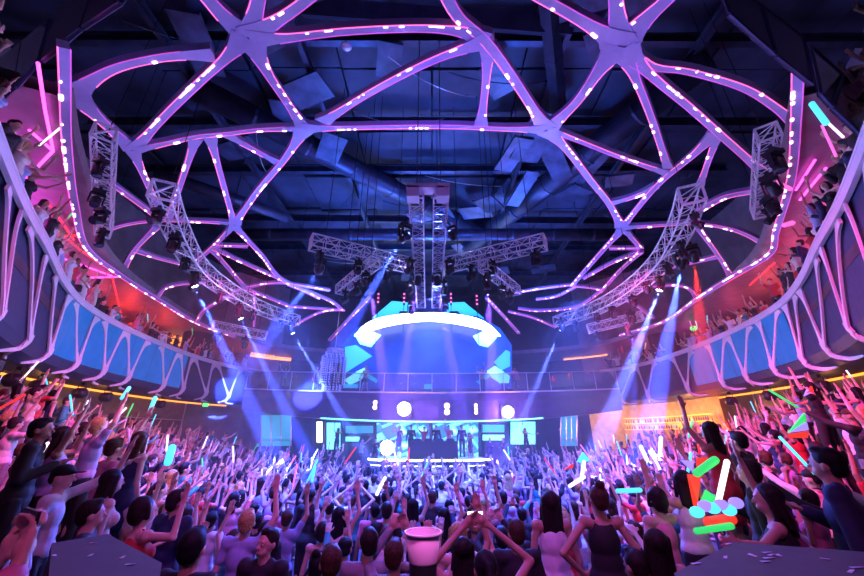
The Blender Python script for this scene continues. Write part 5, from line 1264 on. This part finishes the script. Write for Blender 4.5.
# balcony lounge lamps
for px, py, c, p in ((20, 120, (1, .08, .8), 260), (40, 190, (.9, .1, .9), 90), (60, 240, (1, .08, .35), 110), (95, 285, (1, .06, .12), 130), (130, 305, (1, .04, .02), 170), (165, 325, (1, .06, .02), 110), (205, 345, (.9, .05, .03), 70), (245, 355, (1, .15, .05), 60),
                     (835, 120, (.9, .1, .7), 150), (812, 180, (1, .06, .25), 190), (790, 230, (1, .06, .10), 170), (765, 275, (1, .08, .05), 90), (730, 300, (.9, .06, .15), 60), (690, 325, (.8, .08, .4), 50), (640, 340, (1, .04, .02), 120), (600, 350, (.8, .2, .4), 30)):
    s, z = ring_hit(px, py, 1.8); point('lounge_lamp', ring_p(s, 1.9, Z_SOFF - .9), c, p * .75, .2)
# stage glow
area('stage_glow', (0, 24.8, CZ - .3), (0, 8, 1), (.15, .3, 1), 700, 10, 1.2)
area('upper_stage_glow', (0, 25.8, CZ + 2.6), (0, 10, CZ), (.12, .16, 1), 700, 9, 1.5)
point('mezz_violet', (0, 24.0, CZ + 1.4), (.4, .12, 1), 60, .4); point('mezz_violet', (5.2, 23.6, CZ + 1.3), (.45, .25, 1), 160, .4)
# bar and under-balcony amber
for px in (600, 640, 675): s = s_of(px, 400); point('bar_lamp', ring_p(s, .5, CZ + 1.4), (1, .42, .08), 60, .15)
for px, py in ((30, 362), (90, 385), (150, 400), (220, 410), (735, 390), (785, 378), (840, 356)):
    s = ring_hit(px, py, 1.9)[0]; point('strip_lamp', ring_p(s, 1.3, CZ + 1.4), (1, .38, .05), 14, .1)
# haze in the hall
HZ = bpy.data.materials.new('haze'); HZ.use_nodes = True; nt = HZ.node_tree; nt.nodes.remove(nt.nodes['Principled BSDF']); vs = nt.nodes.new('ShaderNodeVolumeScatter'); vs.inputs['Density'].default_value = .007; vs.inputs['Anisotropy'].default_value = 0
vs.inputs['Color'].default_value = (1, 1, 1, 1); nt.links.new(vs.outputs[0], nt.nodes['Material Output'].inputs['Volume'])
mb = MB(); mb.box((0, 18.2, CZ + 1.9), (25, 17.6, 6.6)); o = mb.build('haze', HZ); tag(o, 'thin stage haze hanging over the dance floor under the trusses', 'haze', None, 'stuff')

# ================================================================== camera and film
cam = bpy.data.cameras.new('camera'); co = bpy.data.objects.new('camera', cam); COL.objects.link(co)
co.location = (0, 0, CZ); co.rotation_euler = (math.pi / 2 + PITCH, 0, 0); cam.sensor_width = 36; cam.lens = 36 * F / 864; cam.clip_start = .05; cam.clip_end = 200
S.camera = co
S.view_settings.view_transform = 'Standard'; S.view_settings.look = 'None'; S.view_settings.gamma = 1; S.view_settings.exposure = 0.0; S.view_settings.use_curve_mapping = False
S.cycles.use_denoising = True; S.cycles.use_adaptive_sampling = True; S.cycles.adaptive_threshold = .02
S.cycles.max_bounces = 5; S.cycles.diffuse_bounces = 2; S.cycles.glossy_bounces = 2; S.cycles.volume_bounces = 0; S.cycles.transmission_bounces = 3; S.cycles.transparent_max_bounces = 6
S.cycles.sample_clamp_indirect = 3; S.cycles.sample_clamp_direct = 0; S.cycles.use_light_tree = True
S.cycles.volume_step_rate = 4; S.cycles.volume_max_steps = 128
